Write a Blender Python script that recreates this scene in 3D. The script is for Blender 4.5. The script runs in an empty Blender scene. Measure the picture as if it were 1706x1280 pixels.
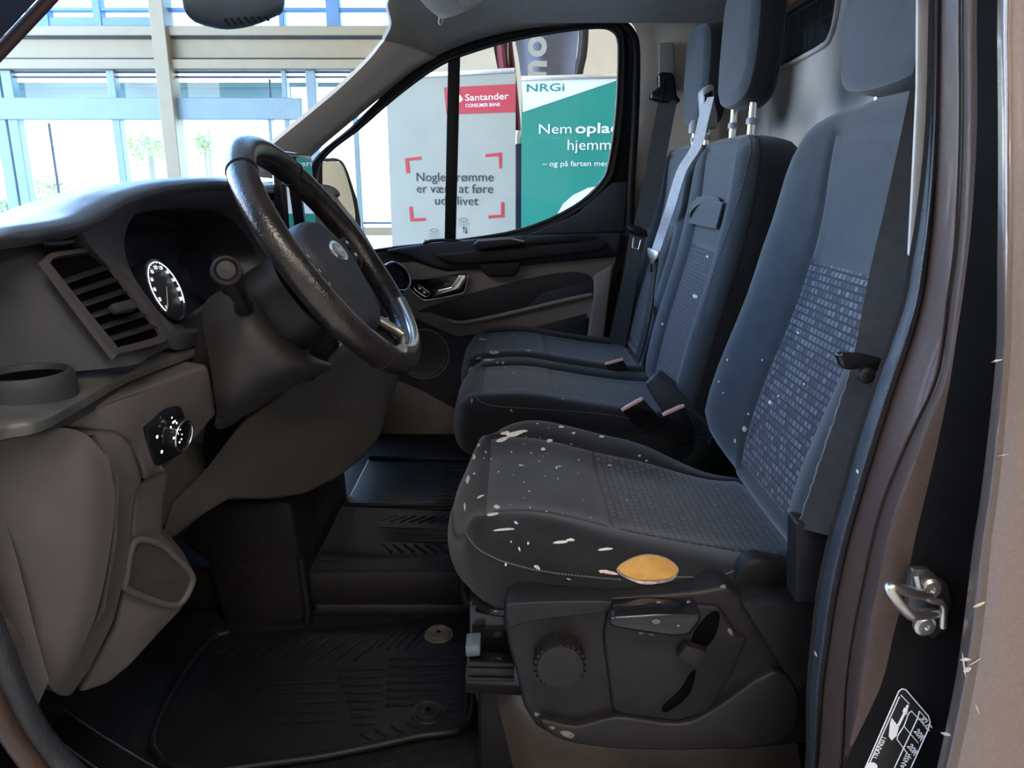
import bpy, bmesh, math, random
from mathutils import Vector, Matrix
from mathutils.bvhtree import BVHTree
random.seed(7)
SC = bpy.context.scene
COL = SC.collection
# ------------------------------------------------------------------ camera
CAM = Vector((0.0, 0.0, 1.40))          # x: towards the van's rear, y: across the cab, z: up (metres)
TH = math.atan(340 / 1280)
cd = bpy.data.cameras.new('camera'); cam = bpy.data.objects.new('camera', cd); COL.objects.link(cam)
cam.location = CAM; cam.rotation_euler = (math.pi / 2 - TH, 0, 0)
cd.sensor_fit = 'HORIZONTAL'; cd.sensor_width = 36; cd.lens = 36 * 1280 / 1706; cd.clip_start = 0.02; cd.clip_end = 300
SC.camera = cam
# ------------------------------------------------------------------ sky and exposure
W = bpy.data.worlds.new('sky'); SC.world = W; W.use_nodes = True
nt = W.node_tree; nt.nodes.clear()
wo = nt.nodes.new('ShaderNodeOutputWorld'); bg = nt.nodes.new('ShaderNodeBackground')
tc = nt.nodes.new('ShaderNodeTexCoord'); sep = nt.nodes.new('ShaderNodeSeparateXYZ'); rmp = nt.nodes.new('ShaderNodeValToRGB')
nt.links.new(tc.outputs['Generated'], sep.inputs[0]); nt.links.new(sep.outputs['Z'], rmp.inputs[0])
rmp.color_ramp.elements[0].position = 0.0; rmp.color_ramp.elements[0].color = (0.93, 0.97, 1.0, 1)
rmp.color_ramp.elements[1].position = 0.55; rmp.color_ramp.elements[1].color = (0.20, 0.46, 1.0, 1)
nt.links.new(rmp.outputs[0], bg.inputs[0]); bg.inputs[1].default_value = 6.8; nt.links.new(bg.outputs[0], wo.inputs[0])
SC.view_settings.view_transform = 'Standard'; SC.view_settings.look = 'None'
SC.view_settings.gamma = 1.0; SC.view_settings.use_curve_mapping = False
SC.view_settings.exposure = 0.84
SC.cycles.max_bounces = 10; SC.cycles.diffuse_bounces = 5; SC.cycles.glossy_bounces = 4
SC.cycles.transmission_bounces = 6; SC.cycles.transparent_max_bounces = 12; SC.cycles.sample_clamp_indirect = 6
# showroom lamps: warm panels under the ceiling (their housings are built with the showroom)
LAMPS = [(0.6, -1.6), (4.2, -1.6), (-3.4, -1.6), (0.6, -4.4), (4.2, -4.4), (4.2, 3.2), (1.2, 6.4)]
for lx, ly in LAMPS:
    ld = bpy.data.lights.new('ceiling_lamp', 'AREA'); ld.shape = 'RECTANGLE'; ld.size = 1.5; ld.size_y = 0.6
    ld.energy = 44; ld.color = (1.0, 0.88, 0.77)
    lo = bpy.data.objects.new('ceiling_lamp', ld); COL.objects.link(lo); lo.location = (lx, ly, 4.30)
# ------------------------------------------------------------------ helpers
F, CX, CY = 1280.0, 853.0, 640.0
def ray(px, py):
    u = (px - CX) / F; v = (py - CY) / F
    return Vector((u, math.cos(TH) - v * math.sin(TH), -math.sin(TH) - v * math.cos(TH)))
def PY(px, py, Y): d = ray(px, py); return CAM + d * (Y / d.y)
def PX(px, py, X): d = ray(px, py); return CAM + d * (X / d.x)
def PZ(px, py, Z): d = ray(px, py); return CAM + d * ((Z - CAM.z) / d.z)
def lerp(a, b, t): return a + (b - a) * t
def clamp(x, a=0., b=1.): return max(a, min(b, x))
def sm(x, a=0., b=1.):
    t = clamp((x - a) / (b - a)); return t * t * (3 - 2 * t)
def gauss(x, s): return math.exp(-(x / s) ** 2)
# ---- materials
MATS = {}
def mat(name, col, rough=.6, metal=0., nz=0., nscale=60, bump=0., bscale=400, spec=.5, coat=0., sheen=0., col2=None, emit=None, estr=1., alpha=1., trans=0.):
    if name in MATS: return MATS[name]
    m = bpy.data.materials.new(name); m.use_nodes = True; n = m.node_tree; b = n.nodes['Principled BSDF']
    b.inputs['Base Color'].default_value = (*col, 1); b.inputs['Roughness'].default_value = rough; b.inputs['Metallic'].default_value = metal
    b.inputs['Specular IOR Level'].default_value = spec; b.inputs['Coat Weight'].default_value = coat; b.inputs['Coat Roughness'].default_value = .08
    b.inputs['Sheen Weight'].default_value = sheen; b.inputs['Sheen Roughness'].default_value = .5
    b.inputs['Transmission Weight'].default_value = trans; b.inputs['Alpha'].default_value = alpha
    if emit: b.inputs['Emission Color'].default_value = (*emit, 1); b.inputs['Emission Strength'].default_value = estr
    t = n.nodes.new('ShaderNodeTexCoord')
    if nz > 0 or col2:
        x = n.nodes.new('ShaderNodeTexNoise'); x.inputs['Scale'].default_value = nscale; x.inputs['Detail'].default_value = 5
        n.links.new(t.outputs['Object'], x.inputs['Vector'])
        r = n.nodes.new('ShaderNodeValToRGB'); r.color_ramp.elements[0].position = .35; r.color_ramp.elements[1].position = .68
        c2 = col2 or tuple(min(1, c * (1 + nz)) for c in col); c1 = col if col2 else tuple(c * (1 - nz) for c in col)
        r.color_ramp.elements[0].color = (*c1, 1); r.color_ramp.elements[1].color = (*c2, 1)
        n.links.new(x.outputs['Fac'], r.inputs[0]); n.links.new(r.outputs[0], b.inputs['Base Color'])
    if bump > 0:
        x = n.nodes.new('ShaderNodeTexNoise'); x.inputs['Scale'].default_value = bscale; x.inputs['Detail'].default_value = 2
        n.links.new(t.outputs['Object'], x.inputs['Vector'])
        k = n.nodes.new('ShaderNodeBump'); k.inputs['Strength'].default_value = bump; k.inputs['Distance'].default_value = .002
        n.links.new(x.outputs['Fac'], k.inputs['Height']); n.links.new(k.outputs[0], b.inputs['Normal'])
    MATS[name] = m; return m
def weave(name, dark, light, bw, bh, rough=.9, wear=0.):
    m = bpy.data.materials.new(name); m.use_nodes = True; n = m.node_tree; b = n.nodes['Principled BSDF']
    b.inputs['Roughness'].default_value = rough; b.inputs['Sheen Weight'].default_value = .25; b.inputs['Specular IOR Level'].default_value = .25
    uv = n.nodes.new('ShaderNodeUVMap'); br = n.nodes.new('ShaderNodeTexBrick'); n.links.new(uv.outputs[0], br.inputs['Vector'])
    br.inputs['Scale'].default_value = 1.0; br.inputs['Brick Width'].default_value = bw; br.inputs['Row Height'].default_value = bh
    br.inputs['Mortar Size'].default_value = bh * .2; br.inputs['Mortar Smooth'].default_value = .3; br.offset = .5; br.inputs['Bias'].default_value = -.1
    br.inputs['Color1'].default_value = (*dark, 1); br.inputs['Color2'].default_value = (*light, 1)
    br.inputs['Mortar'].default_value = (*[c * .5 for c in dark], 1)
    n.links.new(br.outputs['Color'], b.inputs['Base Color'])
    k = n.nodes.new('ShaderNodeBump'); k.inputs['Strength'].default_value = .6; k.inputs['Distance'].default_value = .0015; k.invert = True
    n.links.new(br.outputs['Fac'], k.inputs['Height']); n.links.new(k.outputs[0], b.inputs['Normal'])
    MATS[name] = m; return m
fabric = mat('seat fabric', (.040, .050, .059), .92, nz=.10, nscale=40, bump=.25, bscale=900, sheen=.35, spec=.2)
fabric_side = mat('seat side cloth', (.013, .013, .014), .9, nz=.15, nscale=30, bump=.2, bscale=900, sheen=.15, spec=.25)
insert = weave('woven insert', (.034, .041, .053), (.15, .17, .20), .0135, .0105)
insert_c = weave('worn cushion insert', (.026, .027, .030), (.058, .060, .064), .0135, .0105)
fabric_c = mat('worn cushion fabric', (.027, .028, .030), .85, nz=.18, nscale=12, bump=.25, bscale=900, sheen=.2, spec=.3)
insert_b = weave('bench insert', (.042, .046, .054), (.085, .092, .10), .012, .0085)
plastic = mat('black grained plastic', (.013, .012, .0125), .48, nz=.15, nscale=40, bump=.15, bscale=700, spec=.32)
dashmat = mat('dash plastic', (.032, .035, .044), .58, nz=.1, nscale=30, bump=.25, bscale=900, spec=.35)
warm = mat('warm grey plastic', (.082, .074, .073), .6, nz=.06, nscale=14, bump=.2, bscale=900, spec=.35)
doorgrey = mat('door grey plastic', (.20, .175, .155), .6, nz=.08, nscale=14, bump=.2, bscale=800, spec=.35)
gloss = mat('gloss black plastic', (.010, .010, .012), .14, spec=.5, nz=.1)
softblack = mat('soft black rubber', (.010, .010, .011), .55, nz=.15, bump=.2, bscale=300, spec=.25)
matrub = mat('mat rubber', (.006, .0062, .007), .5, nz=.25, nscale=18, bump=.15, bscale=500, spec=.3)
carpet = mat('floor lining', (.009, .0092, .009), .62, nz=.3, bump=.9, bscale=330, spec=.2)
leather = mat('worn leather', (.013, .011, .010), .24, bump=.3, bscale=380, spec=.6, col2=(.034, .026, .021), nscale=22)
chrome = mat('satin chrome', (.80, .79, .77), .22, metal=1, nz=.05)
steel = mat('zinc steel', (.62, .60, .56), .32, metal=1, nz=.12, nscale=50)
cream = mat('cream trim cloth', (.50, .475, .43), .85, nz=.05, nscale=40, bump=.2, bscale=600)
headl = mat('grey headliner', (.31, .285, .245), .9, nz=.05, nscale=50, bump=.2, bscale=700)
pillarm = mat('grey pillar trim', (.50, .43, .33), .7, nz=.04, nscale=50, bump=.25, bscale=700)
bulk = mat('bulkhead panel', (.62, .59, .55), .62, nz=.07, nscale=9, bump=.1, bscale=200)
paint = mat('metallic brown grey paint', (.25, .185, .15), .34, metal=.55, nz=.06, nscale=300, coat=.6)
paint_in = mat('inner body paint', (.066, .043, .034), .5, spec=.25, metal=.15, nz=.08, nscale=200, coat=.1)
glass = None
def glassmat(name, tint, fac=.06, rough=.02):
    m = bpy.data.materials.new(name); m.use_nodes = True; n = m.node_tree; n.nodes.clear()
    o = n.nodes.new('ShaderNodeOutputMaterial'); t = n.nodes.new('ShaderNodeBsdfTransparent'); t.inputs[0].default_value = (*tint, 1)
    g = n.nodes.new('ShaderNodeBsdfGlossy'); g.inputs['Roughness'].default_value = rough
    x = n.nodes.new('ShaderNodeMixShader'); f = n.nodes.new('ShaderNodeMath'); f.operation = 'MULTIPLY_ADD'; lw = n.nodes.new('ShaderNodeLayerWeight'); lw.inputs[0].default_value = .25; n.links.new(lw.outputs['Facing'], f.inputs[0]); f.inputs[1].default_value = fac; f.inputs[2].default_value = .02
    n.links.new(f.outputs[0], x.inputs[0]); n.links.new(t.outputs[0], x.inputs[1]); n.links.new(g.outputs[0], x.inputs[2]); n.links.new(x.outputs[0], o.inputs[0])
    MATS[name] = m; return m
glass = glassmat('clear glass', (.95, .98, .97))
tint = glassmat('blue tinted glass', (.62, .80, .93), .2)
white = mat('white print', (.80, .81, .80), .6, nz=.02)
glow = mat('lit white print', (.8, .85, .9), .5, emit=(.85, .92, 1.0), estr=.9)
# ---- objects
def props(o, label=None, cat=None, group=None, kind=None):
    if label: o['label'] = label
    if cat: o['category'] = cat
    if group: o['group'] = group
    if kind: o['kind'] = kind
    return o
def thing(name, label, cat, loc=(0, 0, 0), group=None, kind=None):
    o = bpy.data.objects.new(name, None); COL.objects.link(o); o.location = loc; o.empty_display_size = .05
    return props(o, label, cat, group, kind)
def struct(name, label=None): return thing(name, label, None, kind='structure')
def link(name, me, m, par=None, smooth=True, ang=38):
    if m is not None and not me.materials: me.materials.append(m)
    if smooth:
        me.polygons.foreach_set('use_smooth', [True] * len(me.polygons))
        if ang: me.set_sharp_from_angle(angle=math.radians(ang))
    o = bpy.data.objects.new(name, me); COL.objects.link(o)
    if par is not None:
        o.parent = par; o.matrix_parent_inverse = Matrix.Translation(-par.location) if par.type == 'EMPTY' else Matrix()
    return o
def mk(name, verts, faces, m, par=None, smooth=True, uvs=None, ang=38):
    me = bpy.data.meshes.new(name); me.from_pydata([tuple(v) for v in verts], [], faces); me.update()
    if uvs:
        l = me.uv_layers.new(name='UVMap')
        for i, lp in enumerate(me.loops): l.data[i].uv = uvs[lp.vertex_index]
    return link(name, me, m, par, smooth, ang)
def from_bm(name, bm, m, par=None, smooth=True, ang=38):
    bmesh.ops.recalc_face_normals(bm, faces=bm.faces)
    me = bpy.data.meshes.new(name); bm.to_mesh(me); bm.free(); return link(name, me, m, par, smooth, ang)
def bvh_of(*objs):
    vs, fs = [], []
    for o in objs:
        k = len(vs); me = o.data
        mw = Matrix() if o.parent is None else Matrix()
        vs += [v.co.copy() for v in me.vertices]; fs += [[i + k for i in p.vertices] for p in me.polygons]
    return BVHTree.FromPolygons(vs, fs)
def hit(bv, px, py, off=.0006):
    d = ray(px, py).normalized(); l, nrm, _, _ = bv.ray_cast(CAM, d)
    if l is None: return None, None
    if nrm.dot(d) > 0: nrm = -nrm
    return l + nrm * off, nrm
# ---- curves through points
def cr(p0, p1, p2, p3, t):
    return ((p1 * 2) + (p2 - p0) * t + (p0 * 2 - p1 * 5 + p2 * 4 - p3) * t * t + (p1 * 3 - p0 - p2 * 3 + p3) * t ** 3) * .5
def spline(pts, n=8, closed=False):
    P = [Vector(p) for p in pts]; N = len(P); out = []
    for i in range(N if closed else N - 1):
        g = (lambda j: P[j % N]) if closed else (lambda j: P[max(0, min(N - 1, j))])
        a, b, c, d = g(i - 1), g(i), g(i + 1), g(i + 2)
        if not closed:
            if i == 0: a = b * 2 - c
            if i == N - 2: d = c * 2 - b
        for k in range(n): out.append(cr(a, b, c, d, k / n))
    if not closed: out.append(P[-1].copy())
    return out
def surf(name, grid, m, par=None, nu=6, nv=6, thick=0., uv=False, ang=40):
    """smooth skin through a control grid (rows of 3D points); thick > 0 closes it behind"""
    rows = [spline(r, nv) for r in grid]; cols = list(zip(*rows)); cols = [spline(list(c), nu) for c in cols]
    R, Cn = len(cols[0]), len(cols); V = [cols[j][i] for i in range(R) for j in range(Cn)]
    Fc = [(i * Cn + j, i * Cn + j + 1, (i + 1) * Cn + j + 1, (i + 1) * Cn + j) for i in range(R - 1) for j in range(Cn - 1)]
    bm = bmesh.new(); bv = [bm.verts.new(v) for v in V]
    for f in Fc:
        try: bm.faces.new([bv[k] for k in f])
        except ValueError: pass
    if thick:
        bm.normal_update()
        bmesh.ops.recalc_face_normals(bm, faces=bm.faces)
        f0 = bm.faces[len(bm.faces) // 2] if False else None
        bm.faces.ensure_lookup_table(); fc = bm.faces[len(bm.faces) // 2]
        flip = fc.normal.dot(CAM - fc.calc_center_median()) < 0
        if flip: bmesh.ops.reverse_faces(bm, faces=bm.faces)
        bm.normal_update()
        nv_ = {v: bm.verts.new(v.co - v.normal * thick) for v in list(bm.verts)}
        for f in list(bm.faces): bm.faces.new([nv_[v] for v in reversed(f.verts)])
        for e in [e for e in bm.edges if len(e.link_faces) == 1 and e.verts[0] in nv_ and e.verts[1] in nv_]:
            a, b = e.verts; bm.faces.new((a, b, nv_[b], nv_[a]))
    return from_bm(name, bm, m, par, True, ang)
def prism(name, front, vec, m, par=None, bev=.004, seg=2, n=0, smooth=True):
    """closed 3D outline swept along vec, edges rounded; n > 0 smooths the outline"""
    pts = spline(front, n, True) if n else [Vector(p) for p in front]; vec = Vector(vec)
    bm = bmesh.new(); a = [bm.verts.new(p) for p in pts]; b = [bm.verts.new(p + vec) for p in pts]
    N = len(pts); fa = bm.faces.new(a); fb = bm.faces.new(list(reversed(b)))
    for i in range(N): bm.faces.new((a[i], b[i], b[(i + 1) % N], a[(i + 1) % N]))
    bmesh.ops.recalc_face_normals(bm, faces=bm.faces)
    if bev > 0:
        es = [e for e in bm.edges if (fa in e.link_faces or fb in e.link_faces)]
        if not n: es = list(bm.edges)
        bmesh.ops.bevel(bm, geom=es, offset=bev, segments=seg, affect='EDGES', profile=.5, clamp_overlap=True)
    big = [f for f in bm.faces if len(f.verts) > 4]
    bmesh.ops.triangulate(bm, faces=big)
    return from_bm(name, bm, m, par, smooth, 40)
def box(name, lo, hi, m, par=None, bev=.004, seg=2):
    lo, hi = Vector(lo), Vector(hi)
    return prism(name, [(lo.x, lo.y, lo.z), (hi.x, lo.y, lo.z), (hi.x, lo.y, hi.z), (lo.x, lo.y, hi.z)], (0, hi.y - lo.y, 0), m, par, bev, seg)
def bar(name, a, b, w, h, m, par=None, up=(0, 0, 1), bev=.003):
    """box from a to b with cross-section w (sideways) x h (along up)"""
    a, b = Vector(a), Vector(b); d = (b - a).normalized(); s = d.cross(Vector(up)).normalized(); u = s.cross(d)
    o = [a + s * w / 2 * i + u * h / 2 * j for i, j in ((-1, -1), (1, -1), (1, 1), (-1, 1))]
    return prism(name, o, b - a, m, par, bev)
def tube(name, pts, r, m, par=None, seg=10, n=0, closed=False, rad=None, flat=1., cap=True):
    P = spline(pts, n, closed) if n else [Vector(p) for p in pts]; N = len(P); V, Fc = [], []
    nrm = None
    for i, p in enumerate(P):
        t = (P[(i + 1) % N] - P[i - 1]) if closed else (P[min(N - 1, i + 1)] - P[max(0, i - 1)]); t.normalize()
        if nrm is None: nrm = t.orthogonal().normalized()
        nrm = (nrm - t * nrm.dot(t)).normalized(); bn = t.cross(nrm)
        rr = rad[min(len(rad) - 1, int(i / max(1, N - 1) * (len(rad) - 1) + .5))] if rad else r
        for k in range(seg):
            a = 2 * math.pi * k / seg; V.append(p + (nrm * math.cos(a) + bn * math.sin(a) * flat) * rr)
    for i in range(N if closed else N - 1):
        for k in range(seg):
            j = (i + 1) % N; Fc.append((i * seg + k, i * seg + (k + 1) % seg, j * seg + (k + 1) % seg, j * seg + k))
    if not closed and cap: Fc += [tuple(range(seg - 1, -1, -1)), tuple((N - 1) * seg + k for k in range(seg))]
    return mk(name, V, Fc, m, par, ang=50)
def lathe(name, prof, org, axis, m, par=None, seg=32, upv=None, squash=1.):
    """prof: list of (radius, distance along axis)"""
    ax = Vector(axis).normalized(); e1 = (Vector(upv) - ax * Vector(upv).dot(ax)).normalized() if upv else ax.orthogonal().normalized(); e2 = ax.cross(e1); org = Vector(org)
    V = [org + ax * h + (e1 * math.cos(2 * math.pi * k / seg) + e2 * math.sin(2 * math.pi * k / seg) * squash) * r for r, h in prof for k in range(seg)]
    Fc = [(i * seg + k, i * seg + (k + 1) % seg, (i + 1) * seg + (k + 1) % seg, (i + 1) * seg + k) for i in range(len(prof) - 1) for k in range(seg)]
    Fc += [tuple(range(seg)), tuple((len(prof) - 1) * seg + k for k in range(seg - 1, -1, -1))]
    bm = bmesh.new(); bv = [bm.verts.new(v) for v in V]
    for f in Fc:
        try: bm.faces.new([bv[k] for k in f])
        except ValueError: pass
    return from_bm(name, bm, m, par, True, 35)
def ribbon(name, pts, wvec, m, par=None, n=6, thick=.0018):
    """strap: centre line + width vectors (one per point)"""
    P = spline(pts, n); Wv = spline(wvec if isinstance(wvec, list) else [wvec] * len(pts), n)
    bm = bmesh.new(); rings = []
    for i, p in enumerate(P):
        t = (P[min(len(P) - 1, i + 1)] - P[max(0, i - 1)]).normalized(); w = Wv[i]; nn = t.cross(w).normalized() * thick
        rings.append([bm.verts.new(q) for q in (p - w / 2 - nn, p + w / 2 - nn, p + w / 2 + nn, p - w / 2 + nn)])
    for a, b in zip(rings, rings[1:]):
        for k in range(4): bm.faces.new((a[k], a[(k + 1) % 4], b[(k + 1) % 4], b[k]))
    bm.faces.new(rings[0]); bm.faces.new(list(reversed(rings[-1])))
    return from_bm(name, bm, m, par, True, 50)
def text(name, s, org, ex, ey, size, m, par=None, bold=0., align='LEFT', depth=.0004, shear=0.):
    """flat lettering: org = baseline start, ex/ey = reading and up directions"""
    c = bpy.data.curves.new(name, 'FONT'); c.body = s; c.size = 1.; c.align_x = align; c.offset = bold; c.extrude = 0; c.shear = shear; c.resolution_u = 3
    t = bpy.data.objects.new('tmp', c); COL.objects.link(t); dg = bpy.context.evaluated_depsgraph_get()
    me = bpy.data.meshes.new_from_object(t.evaluated_get(dg)); bpy.data.objects.remove(t); bpy.data.curves.remove(c)
    ex = Vector(ex).normalized(); ey = Vector(ey).normalized(); org = Vector(org)
    for v in me.vertices: v.co = org + ex * v.co.x * size + ey * v.co.y * size
    me.materials.clear(); me.name = name; me.update(); return link(name, me, m, par, False)
def decals(name, polys, bv, m, par, off=.0008, kind=None, n=3):
    """thin marks lying on a surface: each polygon is given by picture points cast onto it"""
    V, Fc = [], []
    for pg in polys:
        pl = spline([(x, y, 0) for x, y in pg], n, True); cxp = sum(p.x for p in pl) / len(pl); cyp = sum(p.y for p in pl) / len(pl)
        mid = hit(bv, cxp, cyp, off * 1.6)[0]; ring = [hit(bv, p.x, p.y, off)[0] for p in pl]
        if mid is None or any(r is None for r in ring): continue
        if max((r - mid).length for r in ring) > .2: continue
        k = len(V); V += [mid] + ring; q = len(ring); Fc += [(k, k + 1 + i, k + 1 + (i + 1) % q) for i in range(q)]
    o = mk(name, V, Fc, m, par, ang=0)
    if kind: o['kind'] = kind
    return o
# ---- upholstered pad: rounded body with panels let into its front
def star(outline, c, d):
    best = None; N = len(outline)
    for i in range(N):
        p, q = outline[i], outline[(i + 1) % N]; e = (q[0] - p[0], q[1] - p[1]); den = d[0] * e[1] - d[1] * e[0]
        if abs(den) < 1e-12: continue
        w = (p[0] - c[0], p[1] - c[1]); t = (w[0] * e[1] - w[1] * e[0]) / den; s = (w[0] * d[1] - w[1] * d[0]) / den
        if t > 0 and -1e-6 <= s <= 1 + 1e-6 and (best is None or t > best): best = t
    return (c[0] + d[0] * best, c[1] + d[1] * best)
def pad(par, nm, fr, ctrl, rect, H, R, c0, m_body, panels, bulge=.006, groove=.006, side_mat=None, side_nm=None, nr=10, side_r=None):
    out = [(p.x, p.y) for p in spline([(a, b, 0) for a, b in ctrl], 10, True)]
    a0, a1, b0, b1 = rect; cc = ((a0 + a1) / 2, (b0 + b1) / 2)
    def seq(lo, hi, k): return [lerp(lo, hi, i / k) for i in range(k)]
    inner = [(a, b0) for a in seq(a0, a1, 22)] + [(a1, b) for b in seq(b0, b1, 18)] + [(a, b1) for a in seq(a1, a0, 22)] + [(a0, b) for b in seq(b1, b0, 18)]
    outer = [star(out, cc, (p[0] - cc[0], p[1] - cc[1])) for p in inner]; N = len(inner)
    rs = [0, .02, .05, .1] + [.1 + .9 * (i + 1) / nr for i in range(nr - 3)] + [.90, .94, .97, .99, 1.]
    rs = sorted(set(round(r, 4) for r in rs)); V, uv, rows = [], [], []
    for r in rs:
        row = []
        for p, q in zip(inner, outer):
            a, b = lerp(p[0], q[0], r), lerp(p[1], q[1], r); d = math.hypot(q[0] - a, q[1] - b); span = math.hypot(q[0] - p[0], q[1] - p[1])
            RR = min(R, span * .95); c = H(a, b) - groove * gauss(r * span, .007)
            if d < RR: c -= RR - math.sqrt(max(0, RR * RR - (RR - d) ** 2))
            row.append(len(V)); V.append(fr(a, b, c)); uv.append((a, b))
        rows.append(row)
    ntop = len(rows)
    if side_r: ntop = next(i for i, r in enumerate(rs) if r >= side_r)
    for k, t in enumerate((.04, .15, .3, .5, .7, .85, .95, 1.0)):
        row = []
        for p, q in zip(inner, outer):
            l = math.hypot(q[0] - p[0], q[1] - p[1]) or 1; d = ((q[0] - p[0]) / l, (q[1] - p[1]) / l)
            top = H(*q) - min(R, l * .95); o = bulge * math.sin(math.pi * t) - (.012 if t == 1. else .004 if t > .9 else 0)
            if k == 0: o -= groove * .35
            c = lerp(top, c0, t); row.append(len(V)); V.append(fr(q[0] + d[0] * o, q[1] + d[1] * o, c)); uv.append((q[0], c))
        rows.append(row)
    objs = []
    def skin(name, rr, m, cap=False):
        ids = sorted({i for r in rr for i in r}); mp = {i: k for k, i in enumerate(ids)}; Fc = []
        for r0, r1 in zip(rr, rr[1:]):
            for i in range(N): Fc.append((mp[r0[i]], mp[r0[(i + 1) % N]], mp[r1[(i + 1) % N]], mp[r1[i]]))
        if cap: Fc.append(tuple(mp[i] for i in rr[-1]))
        bm = bmesh.new(); vs = [bm.verts.new(V[i]) for i in ids]
        for f in Fc: bm.faces.new([vs[k] for k in f])
        o = from_bm(name, bm, m, par, True, 60); objs.append(o); return o
    if side_mat: skin(nm, rows[:ntop + 1], m_body); skin(side_nm, rows[ntop:], side_mat, True)
    else: skin(nm, rows, m_body, True)
    for pn, pa0, pa1, pm in panels:
        def ax(lo, hi, k): return sorted([lo, lo + .003, lo + .008, hi - .008, hi - .003, hi] + [lerp(lo + .014, hi - .014, i / k) for i in range(k + 1)])
        A, B = ax(pa0, pa1, 22), ax(b0, b1, 20); V2, U2 = [], []
        for a in A:
            for b in B:
                c = H(a, b) - groove * gauss(min(a - pa0, pa1 - a, b - b0, b1 - b), .007); V2.append(fr(a, b, c)); U2.append((b, a))
        nb = len(B); F2 = [(i * nb + j, i * nb + j + 1, (i + 1) * nb + j + 1, (i + 1) * nb + j) for i in range(len(A) - 1) for j in range(nb - 1)]
        objs.append(mk(pn, V2, F2, pm, par, True, U2, 60))
    return objs
# ================================================================== SHOWROOM
sr_floor = mat('polished floor tile', (.46, .45, .43), .25, nz=.06, nscale=3)
sr_wall = mat('cream plaster', (.52, .45, .33), .9, nz=.03, nscale=5)
sr_white = mat('white ceiling paint', (.72, .70, .66), .9, nz=.02, nscale=5)
framec = mat('cream steel frame', (.32, .24, .135), .6, nz=.03, nscale=8)
framed = mat('dark sealing strip', (.05, .055, .06), .6, nz=.05)
framep = mat('pale green aluminium', (.21, .265, .26), .5, nz=.03, nscale=8)
frameb = mat('pale blue aluminium', (.13, .22, .35), .5, nz=.03, nscale=8)
pave = mat('pale paving outside', (.82, .82, .80), .9, nz=.04, nscale=2)
o = box('floor_showroom', (-12, -7, -.1), (9, 9.2, 0), sr_floor, bev=0); props(o, kind='structure')
o = box('ground_outside', (-60, 9.25, -.16), (40, 90, -.06), pave, bev=0); props(o, kind='structure')
o = box('ground_front', (-60, -30, -.16), (-12.05, 9.2, -.06), pave, bev=0); props(o, kind='structure')
o = box('ceiling_showroom', (-4.0, -7, 4.62), (9, 9.2, 4.75), sr_white, bev=0); props(o, kind='structure')
o = box('ceiling_showroom', (-6.5, -7, 4.62), (-4.02, -.6, 4.75), sr_white, bev=0); props(o, kind='structure')  # unseen ceiling strip added to cut sky light on the near side
o = box('wall_front_light_block', (-6.62, -7.2, 0), (-6.5, -.6, 4.6), sr_wall, bev=0); props(o, kind='structure')  # unseen wall added to darken the open-door side
o = box('wall_near', (-6.5, -7.2, 0), (9, -7.02, 4.6), sr_wall, bev=0); props(o, kind='structure')
o = box('wall_rear', (9.02, -7.2, 0), (9.2, 9.2, 4.6), sr_wall, bev=0); props(o, kind='structure')
YF = 8.9
xw = PY(668, 250, YF).x
o = box('wall_far', (xw, YF + .02, 0), (9, YF + .2, 4.6), sr_wall, bev=0); props(o, kind='structure')
lampc = mat('lamp diffuser', (.9, .88, .82), .6, emit=(1, .82, .62), estr=2.0)
for i, (lx, ly) in enumerate(LAMPS):
    t = thing('ceiling_light', 'flat warm rectangular lamp under the showroom ceiling', 'lamp', (lx, ly, 4.35), 'showroom ceiling lamps')
    box('lamp_housing', (lx - .8, ly - .35, 4.36), (lx + .8, ly + .35, 4.62), sr_white, t); box('diffuser', (lx - .74, ly - .3, 4.335), (lx + .74, ly + .3, 4.36), lampc, t, bev=0)
# glazed facade seen through the windscreen
fac = struct('window_1', 'tall glazed showroom front with cream beams and pale door frames')
def X9(px, py): return PY(px, py, YF).x
def Z9(py): return PY(853, py, YF).z
def hb(nm, y0, y1, m, x0=-9.5, x1=None, d=.10, back=0.):
    return box(nm, (x0, YF - d / 2 + back, Z9(y1)), (xw if x1 is None else x1, YF + d / 2 + back, Z9(y0)), m, fac, .006, 1)
def vb(nm, px, py, wpx, z0, z1, m, d=.12, back=0.):
    x = X9(px, py); w = wpx / 1280 * YF / 1.05
    return box(nm, (x - w / 2, YF - d / 2 + back, z0), (x + w / 2, YF + d / 2 + back, z1), m, fac, .006, 1)
hb('beam', 46, 62, framec, d=.22); hb('beam', 66, 98, framec, d=.08); hb('beam', 101, 117, framec, d=.22)
hb('seal_strip', 62, 66, framed, d=.1); hb('seal_strip', 98, 100, framed, d=.1); hb('seal_strip', 119, 122, framed, d=.06); hb('seal_strip', 127, 130, framed, d=.06)
hb('lintel', 164, 200, framep, d=.16, x1=X9(505, 180)); hb('lintel', 132, 140, framep, d=.06, back=.3)
box('blind', (-9.5, YF + .34, Z9(166)), (X9(470, 150), YF + .36, Z9(136)), mat('grey roller blind', (.24, .32, .34), .8, nz=.03), fac, 0)
vb('mullion', 285, 150, 23, 0, 4.6, framec, d=.24, back=-.05)
ztop, zm = Z9(118), Z9(46)
for px, py, w, m in ((18, 280, 19, framep), (39, 280, 17, framep), (203, 250, 13, framep), (296, 230, 13, framep), (521, 160, 16, framep), (478, 175, 8, framep)):
    vb('mullion', px, py, w, 0, ztop, m)
vb('mullion', 596, 250, 9, 0, ztop, framep); vb('mullion', 88, 250, 3, 0, Z9(205), framed, d=.04); vb('mullion', 452, 215, 5, 0, Z9(199), framep)
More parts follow.
